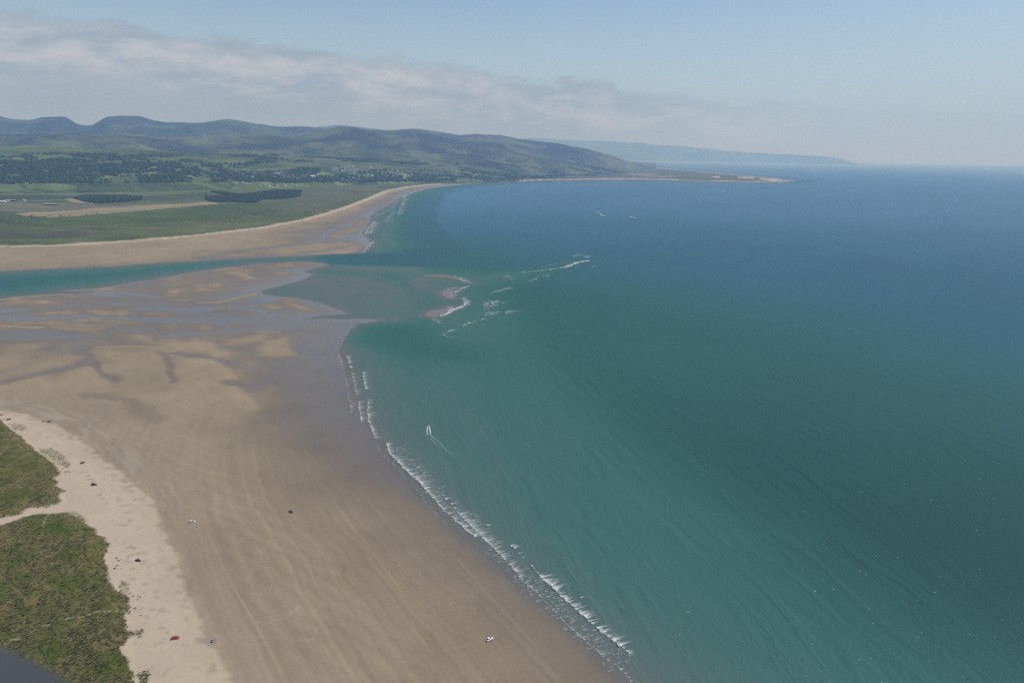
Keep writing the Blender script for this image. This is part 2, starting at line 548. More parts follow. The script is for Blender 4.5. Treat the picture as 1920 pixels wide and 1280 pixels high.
for poly, lev, fe in BARS:
    i, m = soft(poly, fe * (1.5 if fe >= 10 else 1))
    tgt = lev * 0.92 + 0.34 * N2[i] + 0.2 * N1[i]
    L[i] = np.where(L[i] > 1.6, L[i], np.maximum(L[i], lerp(L[i], tgt, m)))
for line, hw in (([(396, 671), (413, 690), (421, 712), (446, 741), (474, 768)], 9), ([(178, 652), (240, 650.5), (300, 651.5)], 4), ([(0, 612.5), (80, 614)], 4), ([(370, 569.5), (420, 564.5), (480, 552)], 5),
                 ([(130, 551.5), (90, 553), (30, 558), (0, 562)], 5), ([(430, 512), (450, 514), (470, 521)], 6)):
    p = gp(line); lo = p.min(0) - 4 * hw; hi = p.max(0) + 4 * hw
    i = np.nonzero((XW > lo[0]) & (XW < hi[0]) & (YW > lo[1]) & (YW < hi[1]))[0]
    m = sstep(1.8 * hw, 0.2 * hw, dist_line(p, XW[i], YW[i])) * (L[i] < 1.55)
    L[i] = np.maximum(L[i], lerp(L[i], 1.32 + 0.2 * N2[i] + 0.1 * N4[i], m))
for line, hw, lev in HOLLOWS:
    p = gp(line)
    lo = p.min(0) - 4 * hw; hi = p.max(0) + 4 * hw
    i = np.nonzero((XW > lo[0]) & (XW < hi[0]) & (YW > lo[1]) & (YW < hi[1]))[0]
    d = dist_line(p, XW[i], YW[i]) * (1 + 0.9 * N2[i] + 0.5 * N4[i])
    m = sstep(2.1 * hw, 0.15 * hw, d)
    L[i] = np.minimum(L[i], lerp(L[i], lev + 0.06 * N4[i], m))

# ------------------------------------------------------------------ vegetation
veg = np.zeros_like(X)
far_veg = np.zeros_like(X)
far_veg[jj] = sstep(-3, 6, dfd)
dn = sdf(DUNE_POLY, XW, YW) * (d_near > 0) - 1e3 * (d_near <= 0)
veg = sstep(-1.5, 2.0, dn + 5.5 * N4 + 5 * N2 - 1.0)
veg *= 1 - 0.85 * sstep(0.42, 0.62, N2 + 0.45 * N4) * sstep(60, 10, dn)
PATCHES = [[(72, 846), (92, 845), (112, 858), (128, 874), (126, 884), (112, 880), (96, 868), (78, 856)],
           [(14, 798), (40, 798), (50, 806), (42, 812), (20, 808)], [(108, 970), (128, 964), (150, 968), (165, 985), (150, 990), (120, 980)],
           [(230, 1095), (244, 1100), (240, 1120), (228, 1115)], [(246, 1190), (262, 1192), (258, 1204), (246, 1203)],
           [(262, 1270), (280, 1262), (276, 1290), (262, 1290)], [(82, 872), (100, 880), (104, 892), (90, 884)], [(233, 1145), (242, 1143), (243, 1160), (234, 1160)]]
patch_cov = np.zeros_like(X)
for p in PATCHES:
    i, m = soft(p, 2.0)
    patch_cov[i] = np.maximum(patch_cov[i], m)
PATHS = [([(-60, 996), (0, 989), (40, 975), (80, 962), (120, 955), (150, 945)], 2.6), ([(0, 1222), (40, 1205), (80, 1190), (110, 1178), (150, 1170), (190, 1160), (225, 1155)], 0.5),
         ([(83, 1000), (86, 985), (92, 975)], 0.5), ([(36, 1210), (46, 1195), (50, 1165)], 0.3)]
path_m = np.zeros_like(X)
for line, hw in PATHS:
    p = gp(line)
    lo = p.min(0) - 20; hi = p.max(0) + 20
    i = np.nonzero((X > lo[0]) & (X < hi[0]) & (Y > lo[1]) & (Y < hi[1]))[0]
    d = dist_line(p, X[i] + 0.2 * wx[i], Y[i] + 0.2 * wy[i])
    path_m[i] = np.maximum(path_m[i], (1 if hw > 2 else .55) * sstep(hw * 1.5, hw * 0.6, d))

# heights
near_dune = np.clip(dn / 12, 0, 1)
Z = np.where(L > 0, L, np.maximum(L, -3.0))
Z = Z + near_dune * (2.2 + 3.2 * fbm(X, Y, 38, 4, 71, cell) + 1.5 * fbm(X, Y, 9, 2, 77, cell)) + far_veg * (2.5 + 5 * fbm(X, Y, 120, 3, 81, cell)) * (RDf < 9000)

ddn = np.full_like(X, -1e6); ddn[ii] = dd
# ------------------------------------------------------------------ sand colour (what the sand itself is: dry, damp, wet)
Lc = L + 0.05 * N4 + 0.03 * N2
alb = ramp(Lc, [(-9, (.10, .10, .09)), (-0.2, (.125, .118, .10)), (0.05, (.152, .134, .120)), (0.22, (.172, .148, .130)), (0.40, (.190, .158, .130)),
                (0.62, (.222, .183, .141)), (0.9, (.256, .211, .154)), (1.25, (.286, .239, .174)), (1.68, (.275, .229, .174)), (1.85, (.435, .37, .292)), (2.4, (.46, .395, .315)), (4, (.465, .40, .32))])
rough = np.interp(Lc, [-1, 0.02, 0.22, 0.42, 0.7, 1.7], [.16, .22, .34, .58, .80, .95])
spec = np.interp(Lc, [-1, 0.05, 0.3, 0.6, 1.2], [.38, .30, .20, .14, .1])
# long faint streaks left by the falling tide, parallel to the water's edge
dwn = np.zeros_like(X); dwn[ii] = dw
st = perlin(dwn / 7.0 + N3 * 4, X * 0.006 + Y * 0.006, 91) + 0.6 * perlin(dwn / 2.6, X * 0.015 + Y * 0.01, 93)
stf = np.clip(1.2 - cell / 3.0, 0, 1) * sstep(0.3, 0.7, L) * (L < 1.75)
alb *= (1 + 0.14 * st * stf)[:, None]
alb *= np.array([1.03, .995, .93])
alb *= (1 + 0.16 * N1 * (L > 0) * (L < 1.7) + 0.10 * N2 * (L > 0))[:, None]
gold = sstep(0.55, 1.0, L) * (1 - sstep(1.5, 1.7, L)) * sstep(900, 1500, RDf)
alb *= 1 + gold[:, None] * np.array([0.07, 0.05, 0.0])
# ripple marks on the high lobes
rip = np.sin((X * 0.55 + Y * 0.85) * 2 * np.pi / 14 + 5 * N2) * np.clip(1.6 - cell / 2.5, 0, 1) * sstep(0.8, 1.2, L) * (1 - sstep(1.35, 1.6, L))
alb *= (1 + 0.035 * rip)[:, None]
# strand lines: damp and weed-strewn blotches along the top of the tide
sl = np.exp(-((ddn - 3) / 7.0) ** 2) * sstep(-0.05, 0.35, fbm(X, Y, 9, 3, 101, cell) + 0.2 * N2)
sl2 = np.exp(-((ddn - 26) / 9.0) ** 2) * sstep(0.12, 0.38, fbm(X, Y, 7, 3, 107, cell) + 0.35 * N2)
sl3 = np.exp(-((ddn + 16) / 14.0) ** 2) * 0.75 * sstep(-0.1, 0.4, perlin(ddn / 5.5 + 0.6 * N4, X * 0.02, 109)) * sstep(560, 700, RDf)
alb = lerp(alb, np.array([.245, .205, .155]), np.clip(0.62 * sl + 0.5 * sl2, 0, 1))
alb = lerp(alb, np.array([.36, .31, .24]), np.clip(sl3, 0, 1))
# tyre tracks on the firm sand
TRACKS = [[(390, 1000), (430, 1090), (460, 1140), (475, 1165), (500, 1210), (540, 1290), (580, 1380)], [(470, 1116), (490, 1116), (505, 1108), (510, 1100)],
          [(520, 1110), (540, 1106), (548, 1098)], [(480, 1168), (500, 1171), (530, 1160), (555, 1148), (562, 1138)], [(550, 1204), (585, 1200), (592, 1190), (592, 1178)],
          [(700, 1080), (740, 1130), (775, 1180), (800, 1215)], [(272, 853), (290, 848), (305, 850), (315, 856)], [(295, 860), (308, 857), (318, 860)],
          [(640, 960), (700, 1040), (760, 1120)], [(850, 1040), (930, 1130), (1010, 1220)]]
trk = np.zeros_like(X)
for line in TRACKS:
    p = gp(line); lo = p.min(0) - 8; hi = p.max(0) + 8
    i = np.nonzero((X > lo[0]) & (X < hi[0]) & (Y > lo[1]) & (Y < hi[1]))[0]
    d = dist_line(p, X[i] + 0.15 * wx[i], Y[i] + 0.15 * wy[i])
    trk[i] = np.maximum(trk[i], sstep(1.3, 0.3, d) * (0.65 + 0.6 * N4[i]))
alb *= (1 + 0.20 * np.clip(trk, 0, 1))[:, None]
# red-brown cast of the outer bars
ob = (RDf > 1150) & (d_near < 0) & (d_far < 0) & (L > -0.1)
alb[ob] *= np.array([1.05, 0.98, 0.98])

# grass of the near dunes
g_lo = fbm(X, Y, 26, 4, 111, cell); g_hi = fbm(X, Y, 5, 2, 117, cell)
gcol = np.array([1.16, 1.06, .80]) * ramp(g_lo * 1.3 + 0.35 * g_hi, [(-0.6, (.060, .085, .022)), (-0.2, (.092, .105, .040)), (0.1, (.130, .122, .062)), (0.35, (.150, .132, .078)), (0.65, (.060, .085, .022))])
vmask = np.clip(veg * (1 - path_m) + 0.35 * patch_cov, 0, 1)
alb = lerp(alb, gcol, vmask)
rough = lerp(rough, 0.95, vmask)
# grass, fields and moss of the far flats
fg = fbm(X, Y, 500, 5, 121, cell); fh = fbm(X * 0.5, Y, 160, 4, 127, cell)
fcol = ramp(fg + 0.55 * fh, [(-0.7, (.050, .064, .028)), (-0.2, (.078, .098, .040)), (0.1, (.098, .118, .046)), (0.35, (.125, .128, .062)), (0.7, (.09, .13, .036))])


def px_soft(poly, fe):
    return soft(poly, fe)


FIELDS = [
    ([(-300, 440), (0, 440), (110, 436), (190, 430), (200, 442), (100, 449), (0, 450), (-300, 462)], (.088, .085, .052), 60),
    ([(-300, 405), (0, 398), (30, 402), (45, 408), (90, 411), (220, 402), (300, 395), (400, 390), (480, 385), (560, 382), (560, 395), (400, 415), (200, 425), (0, 430), (-300, 440)], (.072, .098, .034), 50),
    ([(-300, 386), (0, 384), (45, 383), (150, 382), (180, 386), (300, 385), (385, 381), (250, 390), (130, 396), (35, 401), (0, 398), (-300, 404)], (.150, .138, .088), 30),
    ([(30, 403), (60, 401), (130, 397), (200, 391), (300, 386), (402, 381.5), (410, 384), (300, 394), (220, 401), (150, 407), (90, 410), (45, 408)], (.30, .235, .15), 12),
    ([(60, 405.5), (150, 402), (230, 396), (330, 390), (240, 397.5), (130, 405)], (.19, .17, .10), 10),
    ([(120, 376), (138, 375), (160, 381), (178, 384.5), (150, 383), (130, 380)], (.31, .25, .17), 10),
    ([(46, 377.5), (125, 376), (130, 378), (60, 379.5), (48, 380)], (.20, .17, .12), 8),
    ([(48, 380), (128, 378.5), (130, 381), (70, 383.5), (52, 383)], (.060, .085, .035), 8),
    ([(-300, 372), (0, 368), (110, 365), (135, 370), (125, 376), (0, 379), (-300, 384)], (.045, .062, .030), 20),
    ([(-300, 352), (0, 347), (300, 345), (500, 346), (500, 352), (390, 360), (270, 369), (135, 369), (0, 367), (-300, 372)], (.118, .150, .056), 30),
    ([(180, 359), (225, 362), (290, 368), (270, 371), (200, 370), (180, 365)], (.16, .16, .075), 16),
    ([(0, 363), (40, 362), (60, 364.5), (30, 366.5), (0, 367)], (.19, .18, .09), 14),
    ([(270, 369), (390, 364), (385, 374), (300, 380), (268, 378)], (.062, .082, .038), 20),
    ([(395, 354), (460, 350), (520, 349), (560, 350), (600, 352), (590, 356), (480, 358), (400, 362)], (.095, .118, .052), 20),
    ([(560, 362), (600, 352), (660, 347), (720, 346), (690, 360), (640, 380), (580, 395), (540, 400), (500, 390), (560, 375)], (.108, .112, .060), 60),
    ([(490, 349), (520, 348), (512, 353), (495, 353)], (.17, .155, .07), 10),
    ([(640, 346), (690, 345), (660, 349), (640, 350)], (.18, .155, .075), 10),
    ([(860, 341), (1000, 337), (1060, 334.6), (1060, 337), (1000, 339), (900, 342.5)], (.15, .12, .10), 20),
    ([(1045, 336.6), (1130, 334.5), (1215, 334.2), (1215, 337.5), (1130, 338), (1045, 338.5)], (.36, .235, .185), 15),
    ([(1170, 327), (1240, 326), (1215, 330), (1270, 331), (1240, 334), (1200, 330)], (.24, .20, .13), 40),
    ([(1335, 331), (1350, 331.5), (1350, 334), (1338, 333.5)], (.45, .38, .28), 8),
    ([(1380, 331.5), (1415, 333), (1412, 336), (1385, 334.5)], (.43, .37, .28), 8),
    ([(1422, 334.5), (1445, 336), (1490, 338), (1470, 341.5), (1430, 338.5)], (.42, .36, .28), 8),
]
for poly, colr, fe in FIELDS:
    i, m = soft(poly, fe)
    fcol[i] = lerp(fcol[i], np.array(colr) * (1 + 0.28 * fh[i] + 0.18 * fg[i])[:, None], np.clip(m * 1.0, 0, 1) * 0.92)
mott = fbm(X * 0.45, Y, 70, 4, 141, cell) + 0.6 * fbm(X * 0.4, Y, 22, 2, 145, cell)
fcol *= (1 + 0.42 * mott)[:, None]
spit = sstep(8300, 9300, RDf)
fcol = lerp(fcol, fcol * np.array([1.05, .95, 1.05]), spit)
alb = lerp(alb, fcol, far_veg)
rough = lerp(rough, 0.95, far_veg)
spec = np.where((veg > 0.4) | (far_veg > 0.4), 0.05, spec)

# ------------------------------------------------------------------ ground sheet
t = NT('sand and turf')
pn = t.noise(0.35, 5, 0.6)
pn2 = t.noise(0.02, 4, 0.55)
fac = t.math('MULTIPLY', t.mr(pn, 0.3, 0.7, 0.93, 1.07), t.mr(pn2, 0.3, 0.7, 0.96, 1.04))
t.l(t.scale_col(t.attr('albedo'), fac), t.b.inputs['Base Color'])
t.l(t.attr('rough', 'Fac'), t.b.inputs['Roughness'])
t.l(t.attr('spec', 'Fac'), t.b.inputs['Specular IOR Level'])
bp = t.n('ShaderNodeBump'); bp.inputs['Strength'].default_value = 0.25; bp.inputs['Distance'].default_value = 0.25
t.l(pn, bp.inputs['Height']); t.l(bp.outputs[0], t.b.inputs['Normal'])
GROUND_MAT = t.m

gi = np.arange(NR * NC).reshape(NR, NC)
quads = np.stack([gi[:-1, :-1], gi[:-1, 1:], gi[1:, 1:], gi[1:, :-1]], -1).reshape(-1, 4)
qL = L[quads]
gq = quads[qL.max(1) > -0.25]


def compact(q):
    used, inv = np.unique(q.ravel(), return_inverse=True)
    return used, inv.reshape(q.shape)


used, gq2 = compact(gq)
gz = np.where(L > 0, Z, np.minimum(L * 1.0, Z))
me = mesh_from('ground', np.stack([X[used], Y[used], gz[used]], -1), gq2, GROUND_MAT, True)
col_attr(me, 'albedo', alb[used]); f_attr(me, 'rough', rough[used]); f_attr(me, 'spec', spec[used])
link('ground', me, kind='structure')

# ------------------------------------------------------------------ sea sheet
dep = np.maximum(-L, 0)
SAND_U = np.array([.150, .136, .118])
wv = dep * (1 + 0.35 * N1) + 0.25 * N3 * np.clip(dep, 0, 1)
wcol = ramp(wv, [(0, tuple(SAND_U)), (0.25, (.112, .138, .122)), (0.7, (.076, .138, .120)), (1.4, (.048, .134, .110)), (2.6, (.034, .126, .098)), (4.5, (.020, .098, .074)), (9, (.018, .096, .074))])
off = np.maximum(-d_land, 0)
near_reflect_dim = lerp(np.tile([.020, .099, .082], (len(X), 1)), np.array([.009, .058, .045]), sstep(50, 300, off) * sstep(1150, 480, RDf))  # colour darkened close to the viewpoint to imitate weaker sky reflection
deep = lerp(near_reflect_dim, np.array([.025, .104, .152]), sstep(850, 2300, 0.5 * RDf + off + 120 * N3))
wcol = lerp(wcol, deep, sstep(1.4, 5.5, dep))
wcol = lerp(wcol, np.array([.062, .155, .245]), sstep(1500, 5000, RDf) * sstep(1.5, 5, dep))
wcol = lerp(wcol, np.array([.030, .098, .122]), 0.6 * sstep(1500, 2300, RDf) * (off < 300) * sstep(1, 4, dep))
wcol = lerp(wcol, np.array([.17, .26, .31]), sstep(11000, 42000, RDf))  # distant water paled in colour to imitate haze towards the horizon
wcol *= (1 + 0.10 * N3 * sstep(1, 4, dep) + 0.07 * N1 * sstep(.5, 2, dep))[:, None]
t = NT('sea water')
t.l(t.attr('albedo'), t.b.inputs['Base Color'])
t.b.inputs['Roughness'].default_value = 1.0
t.b.inputs['Specular IOR Level'].default_value = 0.0
a, b_ = gp([(1040, 700), (1180, 830)])
swell_rot = -math.atan2(b_[1] - a[1], b_[0] - a[0])       # crests run along x after this turn
w1 = t.noise(0.30, 4, 0.62, sc3=(0.8, 1.3, 1), rot=swell_rot)
w2 = t.noise(0.05, 2, 0.5, sc3=(0.2, 1.0, 1), rot=swell_rot, dist=1.3)
w3 = t.noise(0.9, 3, 0.6)
h = t.math('ADD', t.math('MULTIPLY', w1, 0.85), t.math('MULTIPLY', t.math('MULTIPLY', w2, t.mr(t.noise(0.006, 3), .35, .65, .3, 1.2)), 2.9))
h = t.math('ADD', h, t.math('MULTIPLY', w3, 0.12))
bp = t.n('ShaderNodeBump'); bp.inputs['Strength'].default_value = 0.9; bp.inputs['Distance'].default_value = 0.8
t.l(h, bp.inputs['Height']); t.l(bp.outputs[0], t.b.inputs['Normal'])
gl = t.n('ShaderNodeBsdfGlossy'); t.l(t.attr('rough', 'Fac'), gl.inputs['Roughness']); t.l(bp.outputs[0], gl.inputs['Normal'])
fr = t.n('ShaderNodeFresnel'); fr.inputs['IOR'].default_value = 1.33; 
ms = t.n('ShaderNodeMixShader')
t.l(t.math('MINIMUM', t.math('MULTIPLY', fr.outputs[0], 0.5), 0.10), ms.inputs[0]); t.l(t.b.outputs[0], ms.inputs[1]); t.l(gl.outputs[0], ms.inputs[2])
t.l(ms.outputs[0], [n for n in t.t.nodes if n.type == 'OUTPUT_MATERIAL'][0].inputs['Surface'])
SEA_MAT = t.m
# wide quads where the water is deep, fine ones along the shores
B = 4
nrb, ncb = (NR - 1) // B, (NC - 1) // B
Lg = L.reshape(NR, NC)
sea_q = []
deepb = np.zeros((nrb, ncb), bool)
sub = Lg[:nrb * B + 1, :ncb * B + 1]
mx = np.full((nrb, ncb), -1e9)
for di in range(B + 1):
    for dj in range(B + 1):
        mx = np.maximum(mx, sub[di:di + nrb * B:B, dj:dj + ncb * B:B][:nrb, :ncb])
deepb = mx < -2.2
bi, bj = np.nonzero(deepb)
bigq = np.stack([gi[bi * B, bj * B], gi[bi * B, bj * B + B], gi[bi * B + B, bj * B + B], gi[bi * B + B, bj * B]], -1)
fine = np.ones((NR - 1, NC - 1), bool)
fine[:nrb * B, :ncb * B] = ~np.kron(deepb, np.ones((B, B), bool))
fineq = quads[fine.ravel() & (qL.min(1) < 0.06)]
sq = np.vstack([bigq, fineq])
used, sq2 = compact(sq)
me = mesh_from('sea', np.stack([X[used], Y[used], np.zeros(len(used))], -1), sq2, SEA_MAT, True)
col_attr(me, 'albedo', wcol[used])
f_attr(me, 'rough', np.interp(RDf[used], [400, 1500, 5000], [.20, .26, .38]))
link('sea', me, kind='structure')

# ------------------------------------------------------------------ foam
t = NT('foam')
t.b.inputs['Base Color'].default_value = (0.80, 0.82, 0.82, 1)
t.b.inputs['Roughness'].default_value = 0.9
nn = t.noise(0.7, 4, 0.65)
tr = t.n('ShaderNodeBsdfTransparent'); mx_ = t.n('ShaderNodeMixShader')
f_ = t.math('MULTIPLY', t.attr('cover', 'Fac'), t.mr(nn, 0.32, 0.6, 0.25, 1.25))
cl = t.n('ShaderNodeClamp'); t.l(f_, cl.inputs[0])
t.l(cl.outputs[0], mx_.inputs[0]); t.l(tr.outputs[0], mx_.inputs[1]); t.l(t.b.outputs[0], mx_.inputs[2])
out = [n for n in t.t.nodes if n.type == 'OUTPUT_MATERIAL'][0]
t.l(mx_.outputs[0], out.inputs['Surface'])
FOAM = t.m


class Foam:
    def __init__(s): s.v = []; s.f = []; s.c = []

    def patch(s, p, d, n, ln, wd, cov, z=0.2, tail=0.0, hump=0.35):
        """a kite of foam: blunt at p, drawn out along d"""
        i = len(s.v)
        hgt = z + hump * wd
        for (a, b, h, c) in ((0, -wd * .5, z, cov), (-wd * .3, 0, hgt, cov), (0, wd * .5, z, cov), (ln * .35, wd * .38, z, cov * .55), (ln, wd * .12, z * .6, tail), (ln * .9, -wd * .2, z * .6, tail), (ln * .3, -wd * .42, z, cov * .5)):
            s.v.append((p[0] + d[0] * a + n[0] * b, p[1] + d[1] * a + n[1] * b, h)); s.c.append(c)
        s.f += [(i, i + 1, i + 2), (i, i + 2, i + 3), (i, i + 3, i + 6), (i + 6, i + 3, i + 4), (i + 6, i + 4, i + 5)]

    def build(s, name, **kw):
        me = mesh_from(name, np.array(s.v), np.array(s.f), FOAM, True)
        f_attr(me, 'cover', s.c)
        return link(name, me, **kw)


WIND = gp([(1100, 1160), (1128, 1150)]); WIND = (WIND[1] - WIND[0]) / np.linalg.norm(WIND[1] - WIND[0])


def walk(pts, step):
    p = gp(pts); out = []
    for a, b in zip(p[:-1], p[1:]):
        l = np.linalg.norm(b - a); n = max(1, int(l / step))
        for k in range(n):
            out.append((a + (b - a) * (k + random.random()) / n, (b - a) / l))
    return out


br = Foam()
# traced crests: points, spacing m, patch width m, tail length m, cover, share kept
CRESTS = [
    ([(689, 777), (695, 802), (704, 827), (712, 847), (732, 867), (755, 890), (782, 920), (800, 945), (820, 967), (840, 985)], 1.6, 1.8, 1.5, .30, .9),
    ([(724, 831), (732, 852), (750, 870), (770, 890), (790, 907), (810, 932), (830, 955), (850, 972), (870, 990), (890, 1006)], 1.5, 2.4, 9, .72, .95),
    ([(689, 775), (693, 795), (700, 812), (704, 822)], 1.5, 2.6, 12, .55, .95),
    ([(860, 962), (877, 980), (907, 1010), (935, 1037), (960, 1062), (980, 1090)], 1.4, 2.1, 11, .55, .95),
    ([(980, 1090), (1005, 1110), (1030, 1135), (1057, 1165), (1085, 1192), (1110, 1212), (1135, 1235), (1160, 1252), (1182, 1277), (1230, 1320)], 1.5, 1.6, 4, .48, .75),
    ([(951, 1017), (967, 1032), (980, 1045), (995, 1060), (1010, 1077)], 3.2, 2.4, 7, .9, .62),
    ([(1010, 1077), (1025, 1092), (1045, 1110), (1055, 1120), (1077, 1140)], 1.5, 2.2, 10, .85, .9),
    ([(1077, 1140), (1100, 1160), (1120, 1177), (1142, 1195), (1162, 1210), (1184, 1226)], 1.2, 2.1, 14, .9, 1.0),
    ([(1087, 1117), (1097, 1130), (1110, 1137)], 2.2, 2.0, 9, .75, .8),
    ([(772, 867), (787, 882), (802, 897)], 3, 2.2, 10, .6, .6), ([(827, 924), (840, 940), (850, 950), (865, 970)], 2.5, 2.2, 9, .75, .7),
    ([(908, 984), (914, 986)], 1.5, 2, 6, .8, 1), ([(760, 853), (790, 852)], 3, 1.6, 8, .35, .8),
    ([(630, 652), (638, 676), (645, 700), (652, 735), (658, 765)], 3, 2.0, 6, .4, .6),
    ([(651, 668), (658, 690)], 2.4, 2.6, 8, .8, .8), ([(660, 700), (664, 722), (668, 742)], 2.4, 2.0, 9, .6, .75), ([(680, 697), (683, 715), (686, 730)], 1.9, 2.3, 9, .9, .9),
    ([(672, 752), (675, 775), (677, 790)], 2, 2.4, 10, .7, .8), ([(690, 745), (690, 776)], 3, 2.4, 8, .7, .6), ([(660, 752), (657, 775)], 3, 2.0, 6, .45, .7),
    ([(638, 648), (644, 632), (655, 618), (668, 610), (690, 604)], 3, 2.0, 5, .45, .6), ([(650, 628), (640, 640)], 4, 2.2, 5, .6, .5), ([(690, 604), (740, 601)], 5, 1.6, 5, .25, .6),
    # outer bars
    ([(845, 517), (862, 525), (880, 532), (890, 534)], 3.5, 4, 10, .8, .9), ([(850, 521), (872, 531)], 5, 3, 8, .6, .8), ([(843, 556), (848, 549), (860, 542), (878, 536)], 4, 3.5, 8, .7, .8),
    ([(864, 558), (870, 566), (868, 573), (856, 577), (845, 582), (832, 589), (825, 593)], 2.4, 3.6, 8, .9, .95), ([(838, 576), (842, 580), (835, 586)], 3, 3, 8, .5, .8),
    ([(806, 598), (812, 603), (818, 608)], 3, 3, 10, .6, .7),
    ([(905, 563), (904, 571), (906, 580)], 4.5, 3.5, 26, .6, .8), ([(906, 586), (908, 592)], 5, 4, 30, .5, .8), ([(915, 550), (930, 545), (952, 539)], 5, 4, 16, .5, .7),
    ([(826, 628), (838, 632), (845, 633)], 4, 4, 16, .7, .9), ([(832, 625), (850, 617), (868, 611), (880, 605), (905, 598)], 5, 4, 18, .55, .8),
    ([(975, 511), (995, 509), (1012, 507), (1030, 505), (1055, 501)], 5, 4.5, 20, .7, .75), ([(1055, 501), (1075, 493), (1085, 491), (1098, 489)], 4, 5.5, 14, .95, .95),
    ([(1070, 482), (1082, 477), (1092, 484), (1100, 480)], 8, 5, 14, .6, .7), ([(990, 503), (1030, 497), (1062, 490)], 12, 4, 16, .35, .7), ([(938, 517), (946, 520), (957, 524)], 4, 4.5, 12, .7, .9),
    ([(908, 515), (925, 514)], 8, 4, 14, .5, .7), ([(985, 528), (1010, 520), (1030, 515)], 14, 5, 10, .6, .6), ([(1108, 498), (1110, 501)], 6, 5, 8, .7, .8), ([(840, 506), (900, 508)], 20, 4, 14, .3, .6),
    # far beach
    ([(683, 440), (687, 428), (697, 418), (700, 415)], 4, 4, 10, .65, .8), ([(690, 438), (694, 428), (702, 416)], 6, 5, 14, .6, .8), ([(680, 444), (692, 449), (698, 450)], 5, 5, 8, .5, .8),
    ([(676, 474), (690, 462), (698, 452)], 5, 5, 8, .5, .8), ([(745, 372), (738, 384), (728, 394), (700, 406)], 6, 4, 10, .45, .7), ([(757, 366), (752, 380), (748, 392), (742, 402)], 6, 4.5, 22, .65, .8),
    ([(735, 395), (725, 408), (720, 418)], 7, 4.5, 20, .45, .7), ([(768, 362), (752, 370)], 6, 6, 10, .8, .9), ([(768, 362), (800, 353), (830, 349), (862, 346)], 10, 9, 10, .8, .95), ([(862, 346), (900, 343.6)], 20, 9, 10, .35, .8),
    ([(712, 440), (726, 444)], 10, 6, 20, .5, .7), ([(710, 460), (730, 458), (780, 457)], 20, 5, 20, .35, .6), ([(700, 470), (780, 463)], 40, 5, 30, .25, .6), ([(1488, 338.5), (1460, 343)], 20, 16, 20, .7, .9),
    ([(1330, 341), (1400, 343.3)], 60, 20, 40, .4, .8),
]
for pts, stp, wd, tl, cov, keep in CRESTS:
    far_l = np.hypot(*gp(pts)[0]) > 1300
    if far_l: stp, wd, keep = stp * .34, wd * .64, keep * 1.2
    ph = random.random() * 10
    for p, dr in walk(pts, stp):
        gust = 0.5 + 0.5 * math.sin(p[0] * 0.13 + p[1] * 0.09 + ph) * math.sin(p[0] * 0.051 + ph * 2)
        if random.random() > keep * (0.55 + 0.6 * gust):
            continue
        far_ = 1.4 if np.hypot(*p) > 1300 else 1.0
        ang = random.gauss(0, 0.16)
        d = np.array([WIND[0] * math.cos(ang) - WIND[1] * math.sin(ang), WIND[0] * math.sin(ang) + WIND[1] * math.cos(ang)])
        w = wd * random.uniform(.5, 1.35)
        off_ = abs(random.gauss(0, tl * .8)) if far_l else 0.0
        br.patch(p + np.random.normal(0, wd * .22, 2) + WIND * off_, d, dr, tl * random.uniform(.2, 1.1) * (.45 + gust) + .5, w * 1.05, far_ * cov * random.uniform(.4, 1.05), 0.12 + .12 * w * random.random())
# lacy water left behind the main breaker
for p, dr in walk([(735, 838), (760, 862), (800, 900), (840, 945), (880, 985), (930, 1030), (985, 1085), (1040, 1140), (1100, 1200), (1160, 1250)], 0.8):
    o = random.gauss(0, 5)
    br.patch(p + np.array([dr[1], -dr[0]]) * o, WIND, dr, random.uniform(3, 10), random.uniform(.6, 1.8), random.uniform(.08, .30), 0.1)
br.build('breaking_waves', kind='stuff', label='white broken waves and foam along the sandy shore', cat='foam')

wc = Foam()
for k in range(2600):
    px = random.uniform(640, 2050); py = 330 + 980 * random.random() ** 0.8
    p = ground(px, py)[:2]
    r = np.hypot(*p)
    # skip the land
    i_r = np.searchsorted(-rad, -r); i_c = int((math.atan2(p[0], p[1]) - azs[0]) / 0.00135)
    if not (0 <= i_r < NR and 0 <= i_c < NC) or Lg[i_r, i_c] > -1.2:
        continue
    dens = 0.16 + 0.84 * sstep(1250, 1950, px + 0.55 * (py - 700))  # specks crowd the lower right, where they also imitate sun glints
    if py < 600: dens *= 0.45
    if random.random() > dens: continue
    n_ = np.array([-WIND[1], WIND[0]])
    big = random.random() < 0.12
    s_ = random.uniform(.20, .46) * (1.9 if big else 1) * max(1, r / 900) ** 0.5
    wc.patch(p, WIND, n_, random.uniform(.5, 1.2) * s_, s_ * random.uniform(.8, 2.6), random.uniform(.08, .32) if not big else .5, 0.12, 0.0, 0.02)
wc.build('whitecaps', kind='stuff', label='small scattered whitecaps and white specks imitating sun glints on the open sea', cat='foam')

# ------------------------------------------------------------------ hills
# each ridge: crest line traced in the photo with its distance; front foot distance; noise size
def crest(pts, D, front, back, rough_m, p=1.0):
    out = []
    for q in pts:
        x, y = q[0], q[1]
        d = ray(x, y); hxy = math.hypot(d[0], d[1])
        Dk = q[2] if len(q) > 2 else D
        out.append((math.atan2(d[0], d[1]), CAM_H + d[2] / hxy * Dk, Dk, q[3] if len(q) > 3 else front))
    out = np.array(sorted(out))
    return dict(a=out, back=back, rough=rough_m, p=p)


